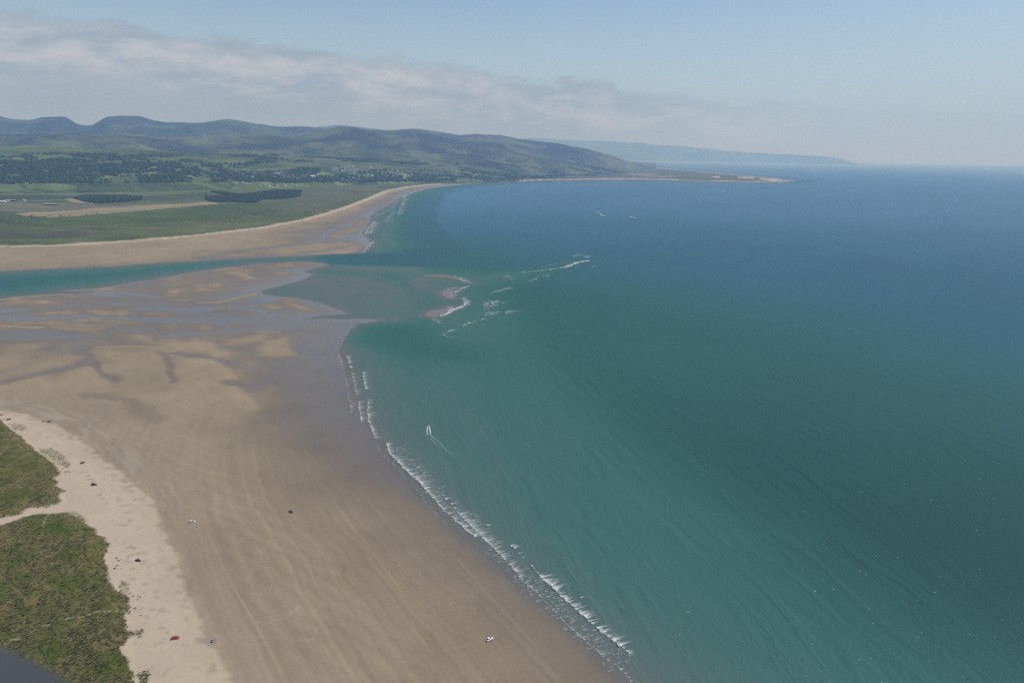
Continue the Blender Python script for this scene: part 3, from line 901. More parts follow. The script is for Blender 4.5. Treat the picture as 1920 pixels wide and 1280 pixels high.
RIDGES = [
    # wooded scarp and green tops behind the flats
    crest([(-700, 290, 7600, 5300), (-300, 282, 7800, 5350), (0, 273, 8000, 5480), (60, 272, 8100, 5480), (130, 275, 8000, 5500), (180, 279, 7900, 5520), (240, 279, 8000, 5560), (300, 283, 8000, 5620), (380, 287, 8000, 5750), (480, 288, 8200, 5950),
           (560, 294, 8300, 6200), (650, 299, 8400, 6600), (740, 305, 8600, 6900), (800, 310, 8800, 7150), (870, 317, 9200, 7400), (950, 327, 9600, 7800), (1000, 334, 10000, 8300), (1060, 343, 10500, 9000)], 8000, 5500, 6000, 22, 0.62),
    # moorland behind
    crest([(-700, 262), (-300, 254), (0, 256), (60, 254), (120, 250), (180, 254), (260, 250), (330, 256), (420, 254), (500, 259), (560, 260), (600, 249), (637, 241), (665, 243), (700, 251), (760, 262), (820, 266, 13000, 8700), (900, 277, 13000, 9000), (980, 290, 13000, 9800), (1060, 303, 13000, 10800), (1150, 317, 13000, 12000), (1190, 325, 13000, 12500)], 13000, 8600, 4500, 75, 0.9),
    crest([(560, 262), (620, 252), (700, 248), (760, 247), (800, 246), (830, 250), (860, 256), (905, 254), (935, 255), (975, 262, 16500, 10600), (1050, 271, 16500, 12000), (1100, 280, 16500, 13400), (1150, 292, 16500, 15000), (1175, 302, 16500, 15700), (1205, 311.5, 16500, 16100), (1230, 317.5, 16500, 16300)], 16500, 9800, 5000, 80, 0.85),
    # mountains on the skyline
    crest([(-700, 240), (-300, 215), (-100, 221), (0, 219), (15, 223), (35, 225), (60, 226), (75, 222), (95, 221), (122, 221), (133, 227), (145, 235), (160, 238), (172, 237), (183, 231), (200, 221.5), (225, 219), (262, 219), (285, 226), (310, 230), (350, 231), (380, 230),
           (410, 226), (430, 225), (455, 228), (480, 233), (520, 237), (560, 237), (600, 240), (680, 246), (740, 252), (800, 262), (860, 280)], 18000, 12500, 5000, 85, 0.8),
    crest([(560, 246), (600, 238), (640, 234.5), (660, 237), (700, 242), (740, 245.5), (790, 251), (860, 258), (905, 258), (950, 262)], 26000, 20000, 5000, 20, 0.8),
    # far headland across the bay
    crest([(880, 268), (940, 263), (1000, 258.5), (1020, 259), (1060, 263), (1120, 264), (1200, 268), (1230, 272), (1280, 274), (1340, 281), (1400, 286), (1480, 290), (1555, 294), (1572, 297), (1590, 302), (1604, 307)], 49000, 44300, 9000, 60, 0.6),
]


def hill_h(azv, Dv, with_noise=True):
    xx = np.sin(azv) * Dv; yy = np.cos(azv) * Dv
    h = np.full(azv.shape, -40.0)
    which = np.full(azv.shape, -1)
    n_a = fbm(xx, yy, 2600, 6, 201, None, 0.52)
    n_b = 1 - 2 * np.abs(fbm(xx, yy, 1500, 5, 221, None, 0.5))
    for k, rg in enumerate(RIDGES):
        a = rg['a']
        hc = np.interp(azv, a[:, 0], a[:, 1]); Dc = np.interp(azv, a[:, 0], a[:, 2]); Df = np.interp(azv, a[:, 0], a[:, 3])
        ok = (azv > a[0, 0] - 0.002) & (azv < a[-1, 0] + 0.002)
        tf = np.clip((Dv - Df) / (Dc - Df), 0, 1)
        prof = np.where(Dv < Dc, np.sin(tf ** (1 / rg['p']) * np.pi / 2) if k else tf ** 0.75 * (1.25 - 0.25 * tf),
                        1 - 0.75 * sstep(0, 1, (Dv - Dc) / rg['back']))
        amp = rg['rough'] * np.clip((a[-1, 0] - azv) / 0.10, 0.03, 1) * np.clip(tf * 3, 0, 1) * np.clip(np.abs(Dv - Dc) / (0.12 * Dc), 0.10, 1)
        hh = hc * prof + (amp * (2.0 * n_a + 1.5 * (n_b - 0.5)) if with_noise else 0)
        hh = np.where(ok & (Dv > Df - 30), hh - 6 * (tf <= 0), -40)
        m = hh > h
        h = np.where(m, hh, h); which = np.where(m, k, which)
    return h, which


# grid rows packed where the slopes face the camera
hr = np.concatenate([np.arange(5200, 10500, 22), np.arange(10500, 20000, 55), np.arange(20000, 31000, 220), np.arange(43000, 58001, 260)])
ha = np.arange(R(-50), R(28.5), 0.0021)
HA, HR = np.meshgrid(ha, hr)
HAf, HRf = HA.ravel(), HR.ravel()
Hh, Hw = hill_h(HAf, HRf)
HX, HY = np.sin(HAf) * HRf, np.cos(HAf) * HRf
f1 = 1.5 * fbm(HX, HY, 1300, 6, 301, None, .58); f2 = 1.5 * fbm(HX, HY, 420, 4, 311, None, .58); f3 = 1.4 * fbm(HX, HY, 3000, 4, 321)
# near hills: pasture, hedges, scrub; further back: heather moor
past = ramp(f1 + 0.5 * f2, [(-.6, (.045, .066, .028)), (-.15, (.085, .118, .042)), (.1, (.110, .150, .050)), (.4, (.128, .160, .058)), (.7, (.16, .15, .075))])
moor = np.where(Hw == 3, .55, np.where(Hw >= 4, .8, .92))[:, None] * ramp(f1 + 0.6 * f3 + 0.3 * f2, [(-.5, (.026, .030, .030)), (-.2, (.044, .044, .042)), (.05, (.070, .074, .046)), (.25, (.110, .122, .056)), (.45, (.130, .140, .066)), (.7, (.10, .085, .07))])  # skyline mountains darkened in their colour, standing in for cloud shadow
# field mosaic with dark hedge lines
def cells(x, y, s, seed):
    gx = np.floor(x / s).astype(np.int64); gy = np.floor(y / s).astype(np.int64)
    best = np.full(x.shape, 1e9); sec = np.full(x.shape, 1e9); idv = np.zeros(x.shape)
    for dx in (-1, 0, 1):
        for dy in (-1, 0, 1):
            h1 = _hash(gx + dx, gy + dy, seed) / 65536; h2 = _hash(gx + dx, gy + dy, seed + 7) / 65536
            d = np.abs(x / s - gx - dx - h1) + np.abs(y / s - gy - dy - h2)
            nb = d < best
            sec = np.where(nb, best, np.minimum(sec, d))
            idv = np.where(nb, _hash(gx + dx, gy + dy, seed + 13) / 65536, idv)
            best = np.where(nb, d, best)
    return idv, sec - best


cid, cedge = cells(HX + 60 * f2, HY + 60 * f1, 260, 5)
past *= (0.72 + 0.6 * cid)[:, None]
hedge = sstep(0.16, 0.03, cedge) * 0.75
past = lerp(past, np.array([.034, .052, .026]), hedge)
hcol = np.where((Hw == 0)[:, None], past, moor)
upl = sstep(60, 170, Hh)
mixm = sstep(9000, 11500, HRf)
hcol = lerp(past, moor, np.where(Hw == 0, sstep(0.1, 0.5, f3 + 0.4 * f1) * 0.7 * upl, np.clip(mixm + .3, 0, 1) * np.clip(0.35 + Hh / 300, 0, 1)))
woodn = sstep(0.05, 0.3, fbm(HX, HY, 700, 4, 331)) * (Hh < 190) * (HRf < 14000)
hcol = lerp(hcol, np.array([.034, .050, .026]), woodn * 0.85)
t = NT('hill turf and heather')
pn = t.noise(0.02, 5, 0.6)
t.l(t.scale_col(t.attr('albedo'), t.mr(pn, .3, .7, .75, 1.25)), t.b.inputs['Base Color'])
t.b.inputs['Roughness'].default_value = 0.97
t.b.inputs['Specular IOR Level'].default_value = 0.03
bp = t.n('ShaderNodeBump'); bp.inputs['Strength'].default_value = 0.5; bp.inputs['Distance'].default_value = 12
t.l(pn, bp.inputs['Height']); t.l(bp.outputs[0], t.b.inputs['Normal'])
hi_ = np.arange(len(hr) * len(ha)).reshape(len(hr), len(ha))
hq = np.stack([hi_[:-1, :-1], hi_[:-1, 1:], hi_[1:, 1:], hi_[1:, :-1]], -1).reshape(-1, 4)
gap = (HR[:-1, :-1] < 31000) & (HR[1:, 1:] > 40000)
hq = hq[(Hh[hq].max(1) > -10) & ~gap.ravel()]
used, hq2 = compact(hq)
me = mesh_from('hills', np.stack([HX[used], HY[used], Hh[used]], -1), hq2, t.m, True)
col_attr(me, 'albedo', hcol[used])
link('hills', me, kind='structure')


def land_z(x, y):
    """ground or hill height at world points"""
    x = np.atleast_1d(np.asarray(x, float)); y = np.atleast_1d(np.asarray(y, float))
    r = np.hypot(x, y); a = np.arctan2(x, y)
    ir = np.clip(np.searchsorted(-rad, -r), 1, NR - 1); ic = np.clip(((a - azs[0]) / 0.00135).astype(int), 0, NC - 2)
    tr_ = np.clip((rad[ir - 1] - r) / (rad[ir - 1] - rad[ir]), 0, 1); tc_ = np.clip((a - azs[0]) / 0.00135 - ic, 0, 1)
    Zg = gz.reshape(NR, NC)
    z = (Zg[ir - 1, ic] * (1 - tr_) + Zg[ir, ic] * tr_) * (1 - tc_) + (Zg[ir - 1, ic + 1] * (1 - tr_) + Zg[ir, ic + 1] * tr_) * tc_
    h, _ = hill_h(a, r)
    return np.maximum(z, h)


def hit(px, py):
    """where the sight line of a traced point meets the land"""
    d = ray(px, py); hxy = math.hypot(d[0], d[1])
    Ds = np.arange(4200, 16000, 12.0)
    a = math.atan2(d[0], d[1])
    zr = CAM_H + d[2] / hxy * Ds
    zz, _ = hill_h(np.full(Ds.shape, a), Ds)
    zz = np.maximum(zz, 2.0)
    k = np.argmax(zr <= zz)
    return math.sin(a) * Ds[k], math.cos(a) * Ds[k], max(zz[k], 2.0)


# ------------------------------------------------------------------ woods
ICO_V = []
_t = (1 + 5 ** .5) / 2
for a in ((-1, _t, 0), (1, _t, 0), (-1, -_t, 0), (1, -_t, 0), (0, -1, _t), (0, 1, _t), (0, -1, -_t), (0, 1, -_t), (_t, 0, -1), (_t, 0, 1), (-_t, 0, -1), (-_t, 0, 1)):
    v = np.array(a) / np.linalg.norm(a); ICO_V.append(v)
ICO_V = np.array(ICO_V)
ICO_F = np.array([(0, 11, 5), (0, 5, 1), (0, 1, 7), (0, 7, 10), (0, 10, 11), (1, 5, 9), (5, 11, 4), (11, 10, 2), (10, 7, 6), (7, 1, 8), (3, 9, 4), (3, 4, 2), (3, 2, 6), (3, 6, 8), (3, 8, 9), (4, 9, 5), (2, 4, 11), (6, 2, 10), (8, 6, 7), (9, 8, 1)])


def crowns(name, pts, rmin, rmax, tall, mat, seed, cols, **kw):
    r_ = np.random.default_rng(seed)
    n = len(pts)
    rad_ = r_.uniform(rmin, rmax, n)
    V = ICO_V[None] * (1 + 0.25 * r_.standard_normal((n, 12, 1)))
    V = V * rad_[:, None, None] * np.array([1, 1, tall])
    V[:, :, 2] += (rad_ * tall * 0.75)[:, None]
    V += pts[:, None, :]
    F = ICO_F[None] + (np.arange(n) * 12)[:, None, None]
    me = mesh_from(name, V.reshape(-1, 3), F.reshape(-1, 3), mat, False)
    c = np.array(cols)[r_.integers(0, len(cols), n)] * r_.uniform(.75, 1.25, (n, 1))
    col_attr(me, 'albedo', np.repeat(c, 12, 0))
    return link(name, me, **kw)


t = NT('foliage')
t.l(t.scale_col(t.attr('albedo'), t.mr(t.noise(0.4, 3), .3, .7, .7, 1.3)), t.b.inputs['Base Color'])
t.b.inputs['Roughness'].default_value = 0.9
t.b.inputs['Specular IOR Level'].default_value = 0.05
FOL = t.m
DARK = [(.028, .045, .024), (.038, .060, .028), (.052, .078, .032), (.034, .050, .030)]
CONI = [(.030, .046, .028), (.038, .056, .032), (.046, .064, .036)]


def scatter_poly(poly, n, seed, jit=0.0):
    """n points evenly over the land inside a traced outline"""
    r_ = np.random.default_rng(seed)
    p = np.array([hit(x, y)[:2] for x, y in poly])
    lo, hi = p.min(0), p.max(0)
    out = np.zeros((0, 2))
    while len(out) < n:
        c = r_.uniform(lo, hi, (n * 3, 2))
        c = c[sdf(p, c[:, 0], c[:, 1]) > 0]
        out = np.vstack([out, c])
    out = out[:n]
    return np.column_stack([out, land_z(out[:, 0], out[:, 1])])


wood = [scatter_poly([(-250, 352), (0, 346), (200, 344), (330, 344), (470, 342), (470, 331), (380, 322), (330, 310), (260, 304), (180, 301), (110, 297), (60, 304), (0, 302), (-250, 310)], 6200, 1),
        scatter_poly([(470, 342), (560, 344), (660, 342), (800, 340.5), (840, 338), (760, 332), (690, 334), (600, 333), (560, 325), (480, 328)], 1800, 2),
        scatter_poly([(480, 325), (560, 316), (600, 316), (600, 325), (560, 332), (500, 334)], 700, 3),
        scatter_poly([(600, 334), (640, 326), (720, 318), (800, 326), (880, 334), (860, 340), (640, 342)], 900, 4), scatter_poly([(860, 340), (1000, 336), (1060, 332), (980, 322), (860, 318)], 800, 14)]
wood = np.vstack(wood)
keepn = fbm(wood[:, 0], wood[:, 1], 320, 3, 401)
wood = wood[keepn + 0.5 * fbm(wood[:, 0], wood[:, 1], 90, 2, 403) > -0.2]
fringe = scatter_poly([(-250, 312), (0, 304), (60, 305), (110, 298), (180, 302), (260, 305), (330, 311), (380, 323), (470, 332), (480, 322), (400, 306), (300, 292), (180, 288), (60, 290), (-250, 296)], 2600, 31)
wood = np.vstack([wood, fringe[fbm(fringe[:, 0], fringe[:, 1], 240, 4, 407) > 0.10]])
crowns('hillside_wood', wood, 6, 11, 0.85, FOL, 3, DARK, kind='stuff', label='dark green wood covering the foot of the hills', cat='wood')
sc = np.vstack([scatter_poly([(300, 345), (480, 310), (620, 302), (800, 312), (900, 322), (1000, 332), (1080, 332), (1000, 318), (860, 300), (700, 296), (480, 290), (300, 290)], 5200, 5),
                scatter_poly([(840, 339), (1000, 335), (1120, 332), (1180, 322), (1100, 312), (980, 318), (880, 328)], 2600, 8)])
kn = fbm(sc[:, 0], sc[:, 1], 500, 4, 405)
sc = sc[kn > 0.08]
crowns('scattered_copses', sc, 6, 11, 0.85, FOL, 6, DARK, kind='stuff', label='scattered copses and hedgerow trees over the green hillside', cat='trees')
for poly, n, sd_, lab in (([(138, 374.5), (160, 370), (215, 370), (268, 371.5), (266, 378), (225, 381), (178, 384), (152, 378)], 2000, 11, 'dark block of conifers beside the pale sandy fields, nearer the left edge'),
                          ([(384, 376), (386, 371), (420, 370), (470, 366), (520, 359), (566, 360), (562, 371), (520, 375), (492, 377), (480, 382.5), (440, 381), (400, 381.5)], 4200, 12, 'largest dark conifer plantation on the flats, below the town'),
                          ([(395, 362), (412, 362), (446, 367), (440, 368.5), (405, 365)], 200, 13, 'thin dark line of conifers just above the largest plantation')):
    p = np.array(poly)
    w_ = gp(poly)
    r_ = np.random.default_rng(sd_)
    out = np.zeros((0, 2))
    while len(out) < n:
        c = r_.uniform(w_.min(0), w_.max(0), (n * 3, 2)); out = np.vstack([out, c[sdf(w_, c[:, 0], c[:, 1]) > 0]])
    out = out[:n]
    crowns('conifer_plantation', np.column_stack([out, land_z(out[:, 0], out[:, 1])]), 4.5, 7, 1.1, FOL, sd_, CONI, kind='stuff', label=lab, cat='plantation')
# scrub and hedges of the flats
sp = []
r_ = np.random.default_rng(21)
for k in range(2600):
    x = r_.uniform(-200, 760); y = r_.uniform(349, 455)
    p = ground(x, y)[:2]
    sp.append((x, y, p[0], p[1]))
sp = np.array(sp)
nz = fbm(sp[:, 2], sp[:, 3], 260, 4, 431)
band = (np.abs(sp[:, 1] - 357) < 6) | (np.abs(sp[:, 1] - 408) < 14) | (r_.random(len(sp)) < 0.12)
dline = np.interp(sp[:, 0], [-200, 0, 200, 400, 480, 560, 600, 640, 680, 720, 760], [464, 460, 453, 435, 426, 411, 401, 388, 372, 355, 347])
sp = sp[(nz > 0.12) & band & (sp[:, 1] < dline - 3) & ~((sp[:, 1] > 383) & (sp[:, 1] < 402) & (sp[:, 0] < 330))]
# drawn along x as hedges
crowns('scrub', np.column_stack([sp[:, 2], sp[:, 3], land_z(sp[:, 2], sp[:, 3])]), 1.6, 4.2, 0.5, FOL, 23, DARK, kind='stuff', label='low scrub and hedges dotted over the flat green land', cat='scrub')

# ------------------------------------------------------------------ houses of the far town
WALLS = [plain('white render', (.80, .79, .76), .8, .06, .3), plain('grey stone wall', (.34, .33, .32), .9, .2, .4), plain('cream render', (.66, .62, .52), .8, .08, .3)]
ROOFS = [plain('slate roof', (.115, .12, .14), .6, .2, .5), plain('pale slate roof', (.22, .22, .24), .6, .2, .5)]
PANE = plain('dark window glass', (.03, .035, .045), .15, .1)


def bm_mesh(name, bm, mats):
    me = bpy.data.meshes.new(name); bm.to_mesh(me); bm.free()
    for m in mats: me.materials.append(m)
    return me


def bm_box(bm, cx, cy, cz, sx, sy, sz, mi=0):
    vs_ = [bm.verts.new((cx + a * sx / 2, cy + b * sy / 2, cz + c * sz / 2)) for a in (-1, 1) for b in (-1, 1) for c in (-1, 1)]
    for f in ((0, 1, 3, 2), (4, 6, 7, 5), (0, 4, 5, 1), (2, 3, 7, 6), (0, 2, 6, 4), (1, 5, 7, 3)):
        fc = bm.faces.new([vs_[i] for i in f]); fc.material_index = mi
    return vs_


def house_mesh(name, l, w, h, rh, wall, roof):
    bm = bmesh.new()
    bm_box(bm, 0, 0, h / 2 - 1, l, w, h + 2, 0)
    e = .4
    for s in (1, -1):       # two slopes of a gabled roof with overhang
        a = [bm.verts.new(p) for p in ((-l / 2 - e, s * (w / 2 + e), h - .15), (l / 2 + e, s * (w / 2 + e), h - .15), (l / 2 + e, 0, h + rh), (-l / 2 - e, 0, h + rh))]
        f = bm.faces.new(a if s < 0 else a[::-1]); f.material_index = 1
    for s in (1, -1):
        f = bm.faces.new([bm.verts.new(p) for p in ((s * l / 2, -w / 2, h), (s * l / 2, w / 2, h), (s * l / 2, 0, h + rh - .15))]); f.material_index = 0
    bm_box(bm, l * .32, 0, h + rh, .9, 1.2, 1.8, 0)
    for s in (1, -1):       # dark window openings, two storeys
        for fx in (-.3, 0, .3):
            for fz in (.28, .72):
                bm_box(bm, fx * l, s * (w / 2 + .02), fz * h, 1.3, .12, 1.4, 2)
    return bm_mesh(name, bm, [wall, roof, PANE])


HM = [house_mesh('house', 13, 8.5, 6.0, 3.2, WALLS[0], ROOFS[0]), house_mesh('house', 15, 8, 6.0, 3.4, WALLS[1], ROOFS[0]), house_mesh('house', 11, 8, 5.5, 3, WALLS[2], ROOFS[1]),
      house_mesh('house', 20, 8, 3.6, 2.2, WALLS[0], ROOFS[1])]
KINDS = ('white', 'grey stone', 'cream')
TOWN = [([(505, 325), (545, 322), (560, 335), (535, 338), (510, 334)], 34, 'among the trees at the left end of the hillside town'), ([(540, 328), (600, 328), (590, 336), (550, 338)], 24, 'in the middle of the town just above the largest white building'),
        ([(622, 314), (695, 312), (700, 327), (690, 338), (655, 338), (650, 326), (625, 324)], 74, 'in the dense upper town above the tower block'),
        ([(700, 322), (770, 322), (775, 332), (720, 334)], 16, 'in the thin row of houses right of the dense upper town'), ([(770, 318), (830, 322), (860, 330), (800, 330)], 12, 'on the green slope above the far end of the beach'),
        ([(480, 346.5), (560, 347), (555, 350), (500, 350)], 8, 'on the flats between the low white buildings and the largest white building'), ([(900, 326), (1040, 330), (1050, 334), (930, 334)], 10, 'scattered on the far shore of the bay beyond the beach'),
        ([(630, 337), (660, 337), (655, 342), (635, 342)], 8, 'beside the foot of the tower block')]
rr = random.Random(5)
first_house = [True, True, True]
for poly, n, where in TOWN:
    pts = np.array(poly)
    done = 0
    while done < n:
        x = rr.uniform(pts[:, 0].min(), pts[:, 0].max()); y = rr.uniform(pts[:, 1].min(), pts[:, 1].max())
        if sdf(pts.astype(float), np.array([x]), np.array([y]))[0] < 0: continue
        P = hit(x, y)
        k = rr.choices((0, 1, 2), (5, 3, 3))[0]
        o = link('house', HM[k], label=KINDS[k] + ' house ' + where, cat='house', group=KINDS[k] + ' houses ' + where)
        o.location = P; o.rotation_euler[2] = rr.uniform(-.5, .5)
        s_ = rr.uniform(1.25, 1.75); o.scale = (s_, s_, s_)
        done += 1
for k in range(26):      # long low white buildings at the edge of the flats
    x = rr.uniform(440, 476); y = rr.uniform(348.5, 355)
    P = ground(x, y)
    o = link('low_building', HM[3], label='low white building in the crowded cluster where the flats meet the wood', cat='building', group='low white buildings clustered on the flats')
    o.location = (P[0], P[1], land_z(P[0], P[1])[0]); o.rotation_euler[2] = rr.uniform(-.4, .4)
for k in range(22):
    x = rr.uniform(400, 440); y = rr.uniform(349, 355)
    P = ground(x, y)
    o = link('house', HM[1], label='grey stone house on the flats left of the white low buildings', cat='house', group='grey houses clustered on the flats')
    o.location = (P[0], P[1], land_z(P[0], P[1])[0]); o.rotation_euler[2] = rr.uniform(-.4, .4)


def place(o, px, py, rz=0.0, dz=0.0):
    P = ground(px, py)
    o.location = (P[0], P[1], land_z(P[0], P[1])[0] + dz); o.rotation_euler[2] = rz
    return o


def shed(px, py, l, w, h, wall, roof, label, rz=0.0, use_hit=False):
    root = link('farm_shed', None, label=label, cat='shed')
    bm = bmesh.new(); bm_box(bm, 0, 0, h / 2 - .8, l, w, h + 1.6)
    link('wall', bm_mesh('shed_wall', bm, [wall]), root)
    bm = bmesh.new()
    for s in (1, -1):
        a = [bm.verts.new(p) for p in ((-l / 2 - .6, s * (w / 2 + .6), h - .1), (l / 2 + .6, s * (w / 2 + .6), h - .1), (l / 2 + .6, 0, h + w * .16), (-l / 2 - .6, 0, h + w * .16))]
        bm.faces.new(a if s < 0 else a[::-1])
    for s in (1, -1):
        bm.faces.new([bm.verts.new(p) for p in ((s * l / 2, -w / 2, h), (s * l / 2, w / 2, h), (s * l / 2, 0, h + w * .155))])
    link('roof', bm_mesh('shed_roof', bm, [roof]), root)
    bm = bmesh.new(); bm_box(bm, -l * .25, -w / 2 - .03, h * .42, 5, .14, h * .84)
    link('door', bm_mesh('shed_door', bm, [PANE]), root)
    if use_hit:
        root.location = hit(px, py); root.rotation_euler[2] = rz
    else:
        place(root, px, py, rz)
    return root


BLUE_ROOF = plain('pale blue sheet roof', (.30, .38, .44), .45, .12, .2)
DARKW = plain('dark boarded wall', (.035, .04, .045), .8, .2, .5)
WHITE_ROOF = plain('white sheet roof', (.74, .75, .74), .5, .08, .2)
shed(95, 387.5, 62, 22, 6, DARKW, BLUE_ROOF, 'long dark shed with pale blue roof standing alone in the tan field', .05)
shed(4, 381, 40, 16, 5, WALLS[0], WHITE_ROOF, 'long white shed at the far left edge beside the dark scrub', .05)
shed(15, 379.6, 18, 14, 6, WALLS[0], BLUE_ROOF, 'small white farm building just right of the long white shed', .1)
shed(26, 379.6, 26, 15, 6, DARKW, BLUE_ROOF, 'dark farm shed with bluish roof, right of the white farm building', .0)
shed(46, 379.4, 12, 10, 5, WALLS[0], WHITE_ROOF, 'smallest white hut at the corner of the narrow sandy field', .1)
shed(585, 348.5, 58, 30, 9, WALLS[0], WHITE_ROOF, 'largest white flat building at the foot of the town', .05)
shed(521, 348.8, 44, 16, 5, WALLS[0], WHITE_ROOF, 'long low white building in front of the wood, left of the largest white building', .05)
shed(598, 348.2, 18, 12, 6, WALLS[0], WHITE_ROOF, 'small white building right of the largest white building', .05)
shed(790, 342.6, 18, 14, 9, WALLS[0], WHITE_ROOF, 'lone white house beside the far end of the pale beach', .2)
shed(1148, 329, 36, 20, 7, DARKW, BLUE_ROOF, 'left of the two dark sheds on the low spit of land', .0)
shed(1163, 329.4, 40, 20, 7, DARKW, ROOFS[0], 'right of the two dark sheds on the low spit of land', .0)
# pale tower block below the town
tb = link('tower_block', None, label='tall pale tower block rising above the trees below the town', cat='tower')
bm = bmesh.new(); bm_box(bm, 0, 0, 17, 15, 13, 38)
link('wall', bm_mesh('tower_wall', bm, [WALLS[2]]), tb)
bm = bmesh.new(); bm_box(bm, 0, 0, 36.3, 15.8, 13.8, .9); bm_box(bm, 2, 1, 38.2, 5, 4, 3)
link('roof', bm_mesh('tower_roof', bm, [ROOFS[1]]), tb)
wm = None
for fl_ in range(10):
    for k in range(3):
        if wm is None:
            bm = bmesh.new(); bm_box(bm, 0, 0, 0, 3.0, .2, 1.7); wm = bm_mesh('tower_window', bm, [PANE])
        o = link('window', wm, tb); o.location = (-4.6 + 4.6 * k, -6.55, 4 + 3.2 * fl_)
P = ground(662, 344.5); tb.location = (P[0], P[1], land_z(P[0], P[1])[0])

# ------------------------------------------------------------------ near dune grass
t = NT('marram grass')
t.l(t.scale_col(t.attr('albedo'), t.mr(t.noise(0.6, 3), .3, .7, .8, 1.2)), t.b.inputs['Base Color'])
t.b.inputs['Roughness'].default_value = 0.85
t.b.inputs['Specular IOR Level'].default_value = 0.1
MARRAM = t.m
cov = np.clip(veg * (1 - path_m), 0, 1)
cov *= dist_line(gp([(-60, 1020), (62, 1142)]), X, Y) > 2.2
strag = (dn > -9) & (dn <= 0) & (N2 + 0.6 * N4 > 0.12) & (path_m < .1)
cand = np.nonzero(((cov > 0.25) | (patch_cov > 0.3) | strag) & (RDf < 1500))[0]
r_ = np.random.default_rng(77)
area = (cell[cand] * 2) ** 2
prob = np.where(strag[cand] & (cov[cand] < .25), 0.10, 1) * np.where(patch_cov[cand] > 0.3, 0.30, 0.34 * (0.35 + sstep(-0.3, 0.4, g_lo[cand] + g_hi[cand])))
pick = cand[r_.random(len(cand)) < prob * np.clip(area / 1.2, .3, 2)]
pick = pick[np.abs(np.arctan2(X[pick], Y[pick])) < R(43)]
if len(pick) > 24000: pick = r_.permutation(pick)[:24000]
TV, TF, TC = [], [], []
lean = np.array([-0.5, -0.25])
cols_m = np.array([(.070, .085, .032), (.095, .108, .042), (.125, .118, .056), (.082, .105, .036), (.15, .132, .074), (.055, .068, .028)])
for i in pick:
    x, y = X[i] + r_.normal(0, .5), Y[i] + r_.normal(0, .5)
    z = gz[i] - .1
    s_ = r_.uniform(.45, 1.35) * (0.9 if patch_cov[i] > .3 else 1)
    c = cols_m[r_.integers(0, 6)] * r_.uniform(.8, 1.2)
    if g_lo[i] < -0.15: c = c * np.array([.8, .95, .7])
    for k in range(9):            # a tussock: blades fanning out and bent by the wind
        b0 = len(TV)
        an = k * 6.283 / 9 + r_.uniform(-.3, .3); ro = s_ * r_.uniform(.6, 1.25); wdt = s_ * r_.uniform(.16, .34)
        ca_, sa_ = math.cos(an), math.sin(an)
        cc = c * r_.uniform(.8, 1.2)
        TV.append((x - sa_ * wdt, y + ca_ * wdt, z)); TV.append((x + sa_ * wdt, y - ca_ * wdt, z))
        TV.append((x + ca_ * ro + lean[0] * s_, y + sa_ * ro + lean[1] * s_, z + s_ * r_.uniform(.25, .75)))
        TC += [cc * .95, cc * .95, cc * 1.12]
        TF.append((b0, b0 + 1, b0 + 2))
me = mesh_from('dune_grass', np.array(TV), np.array(TF), MARRAM, False)
col_attr(me, 'albedo', np.array(TC))
link('dune_grass', me, kind='stuff', label='rough green and brown marram grass covering the near dunes', cat='grass')

# ------------------------------------------------------------------ fence in the dunes
WOOD = plain('weathered dark post', (.055, .045, .036), .9, .2, 3)
fa, fb = gp([(-60, 1020), (62, 1142)])
fl_ = np.linalg.norm(fb - fa); fd = (fb - fa) / fl_
fence = link('fence', None, label='line of dark posts crossing the dune grass at the left edge', cat='fence')
nposts = int(fl_ / 2.6)
bm = bmesh.new(); bm_box(bm, 0, 0, .55, .36, .36, 2.0)
for v in bm.verts:
    if v.co.z > 1: v.co.x *= .8; v.co.y *= .8
pm = bm_mesh('post', bm, [WOOD])
fx = fa[0] + fd[0] * np.arange(nposts) * 2.6; fy = fa[1] + fd[1] * np.arange(nposts) * 2.6; fz = land_z(fx, fy)
for k in range(nposts):
    o = link('post', pm, fence); o.location = (fx[k], fy[k], fz[k] + .25); o.rotation_euler = (rr.uniform(-.08, .08), rr.uniform(-.08, .08), rr.uniform(0, 1))
for hgt in (0.6, 1.3):
    bm = bmesh.new(); prev = None
    for k in range(nposts):
        ring = [bm.verts.new((fx[k] - fd[1] * a, fy[k] + fd[0] * a, fz[k] + hgt + b)) for a, b in ((-.015, -.015), (.015, -.015), (.015, .015), (-.015, .015))]
        if prev:
            for q_ in range(4): bm.faces.new((prev[q_], prev[(q_ + 1) % 4], ring[(q_ + 1) % 4], ring[q_]))
        prev = ring
    link('wire', bm_mesh('wire', bm, [WOOD]), fence)

# ------------------------------------------------------------------ cars
def loft(bm, rings, mi=0, cap=True):
    prev = None; first = None
    for rg in rings:
        vv = [bm.verts.new(p) for p in rg]
        if prev:
            n = len(vv)
            for k in range(n):
                f = bm.faces.new((prev[k], prev[(k + 1) % n], vv[(k + 1) % n], vv[k])); f.material_index = mi
        else: first = vv
        prev = vv
    if cap:
        bm.faces.new(first[::-1]).material_index = mi; bm.faces.new(prev).material_index = mi


TYRE = plain('tyre rubber', (.018, .018, .019), .85, .15, 6)
RIM = plain('wheel rim', (.42, .43, .45), .35, .08, 6, .8)
GLASS = plain('car window glass', (.02, .024, .03), .08, .1, 2)
LAMP = plain('headlamp glass', (.72, .73, .74), .15, .05, 5)
TAIL = plain('tail lamp plastic', (.35, .02, .02), .25, .05, 5)
GREYP = plain('grey bumper plastic', (.06, .06, .065), .6, .1, 4)


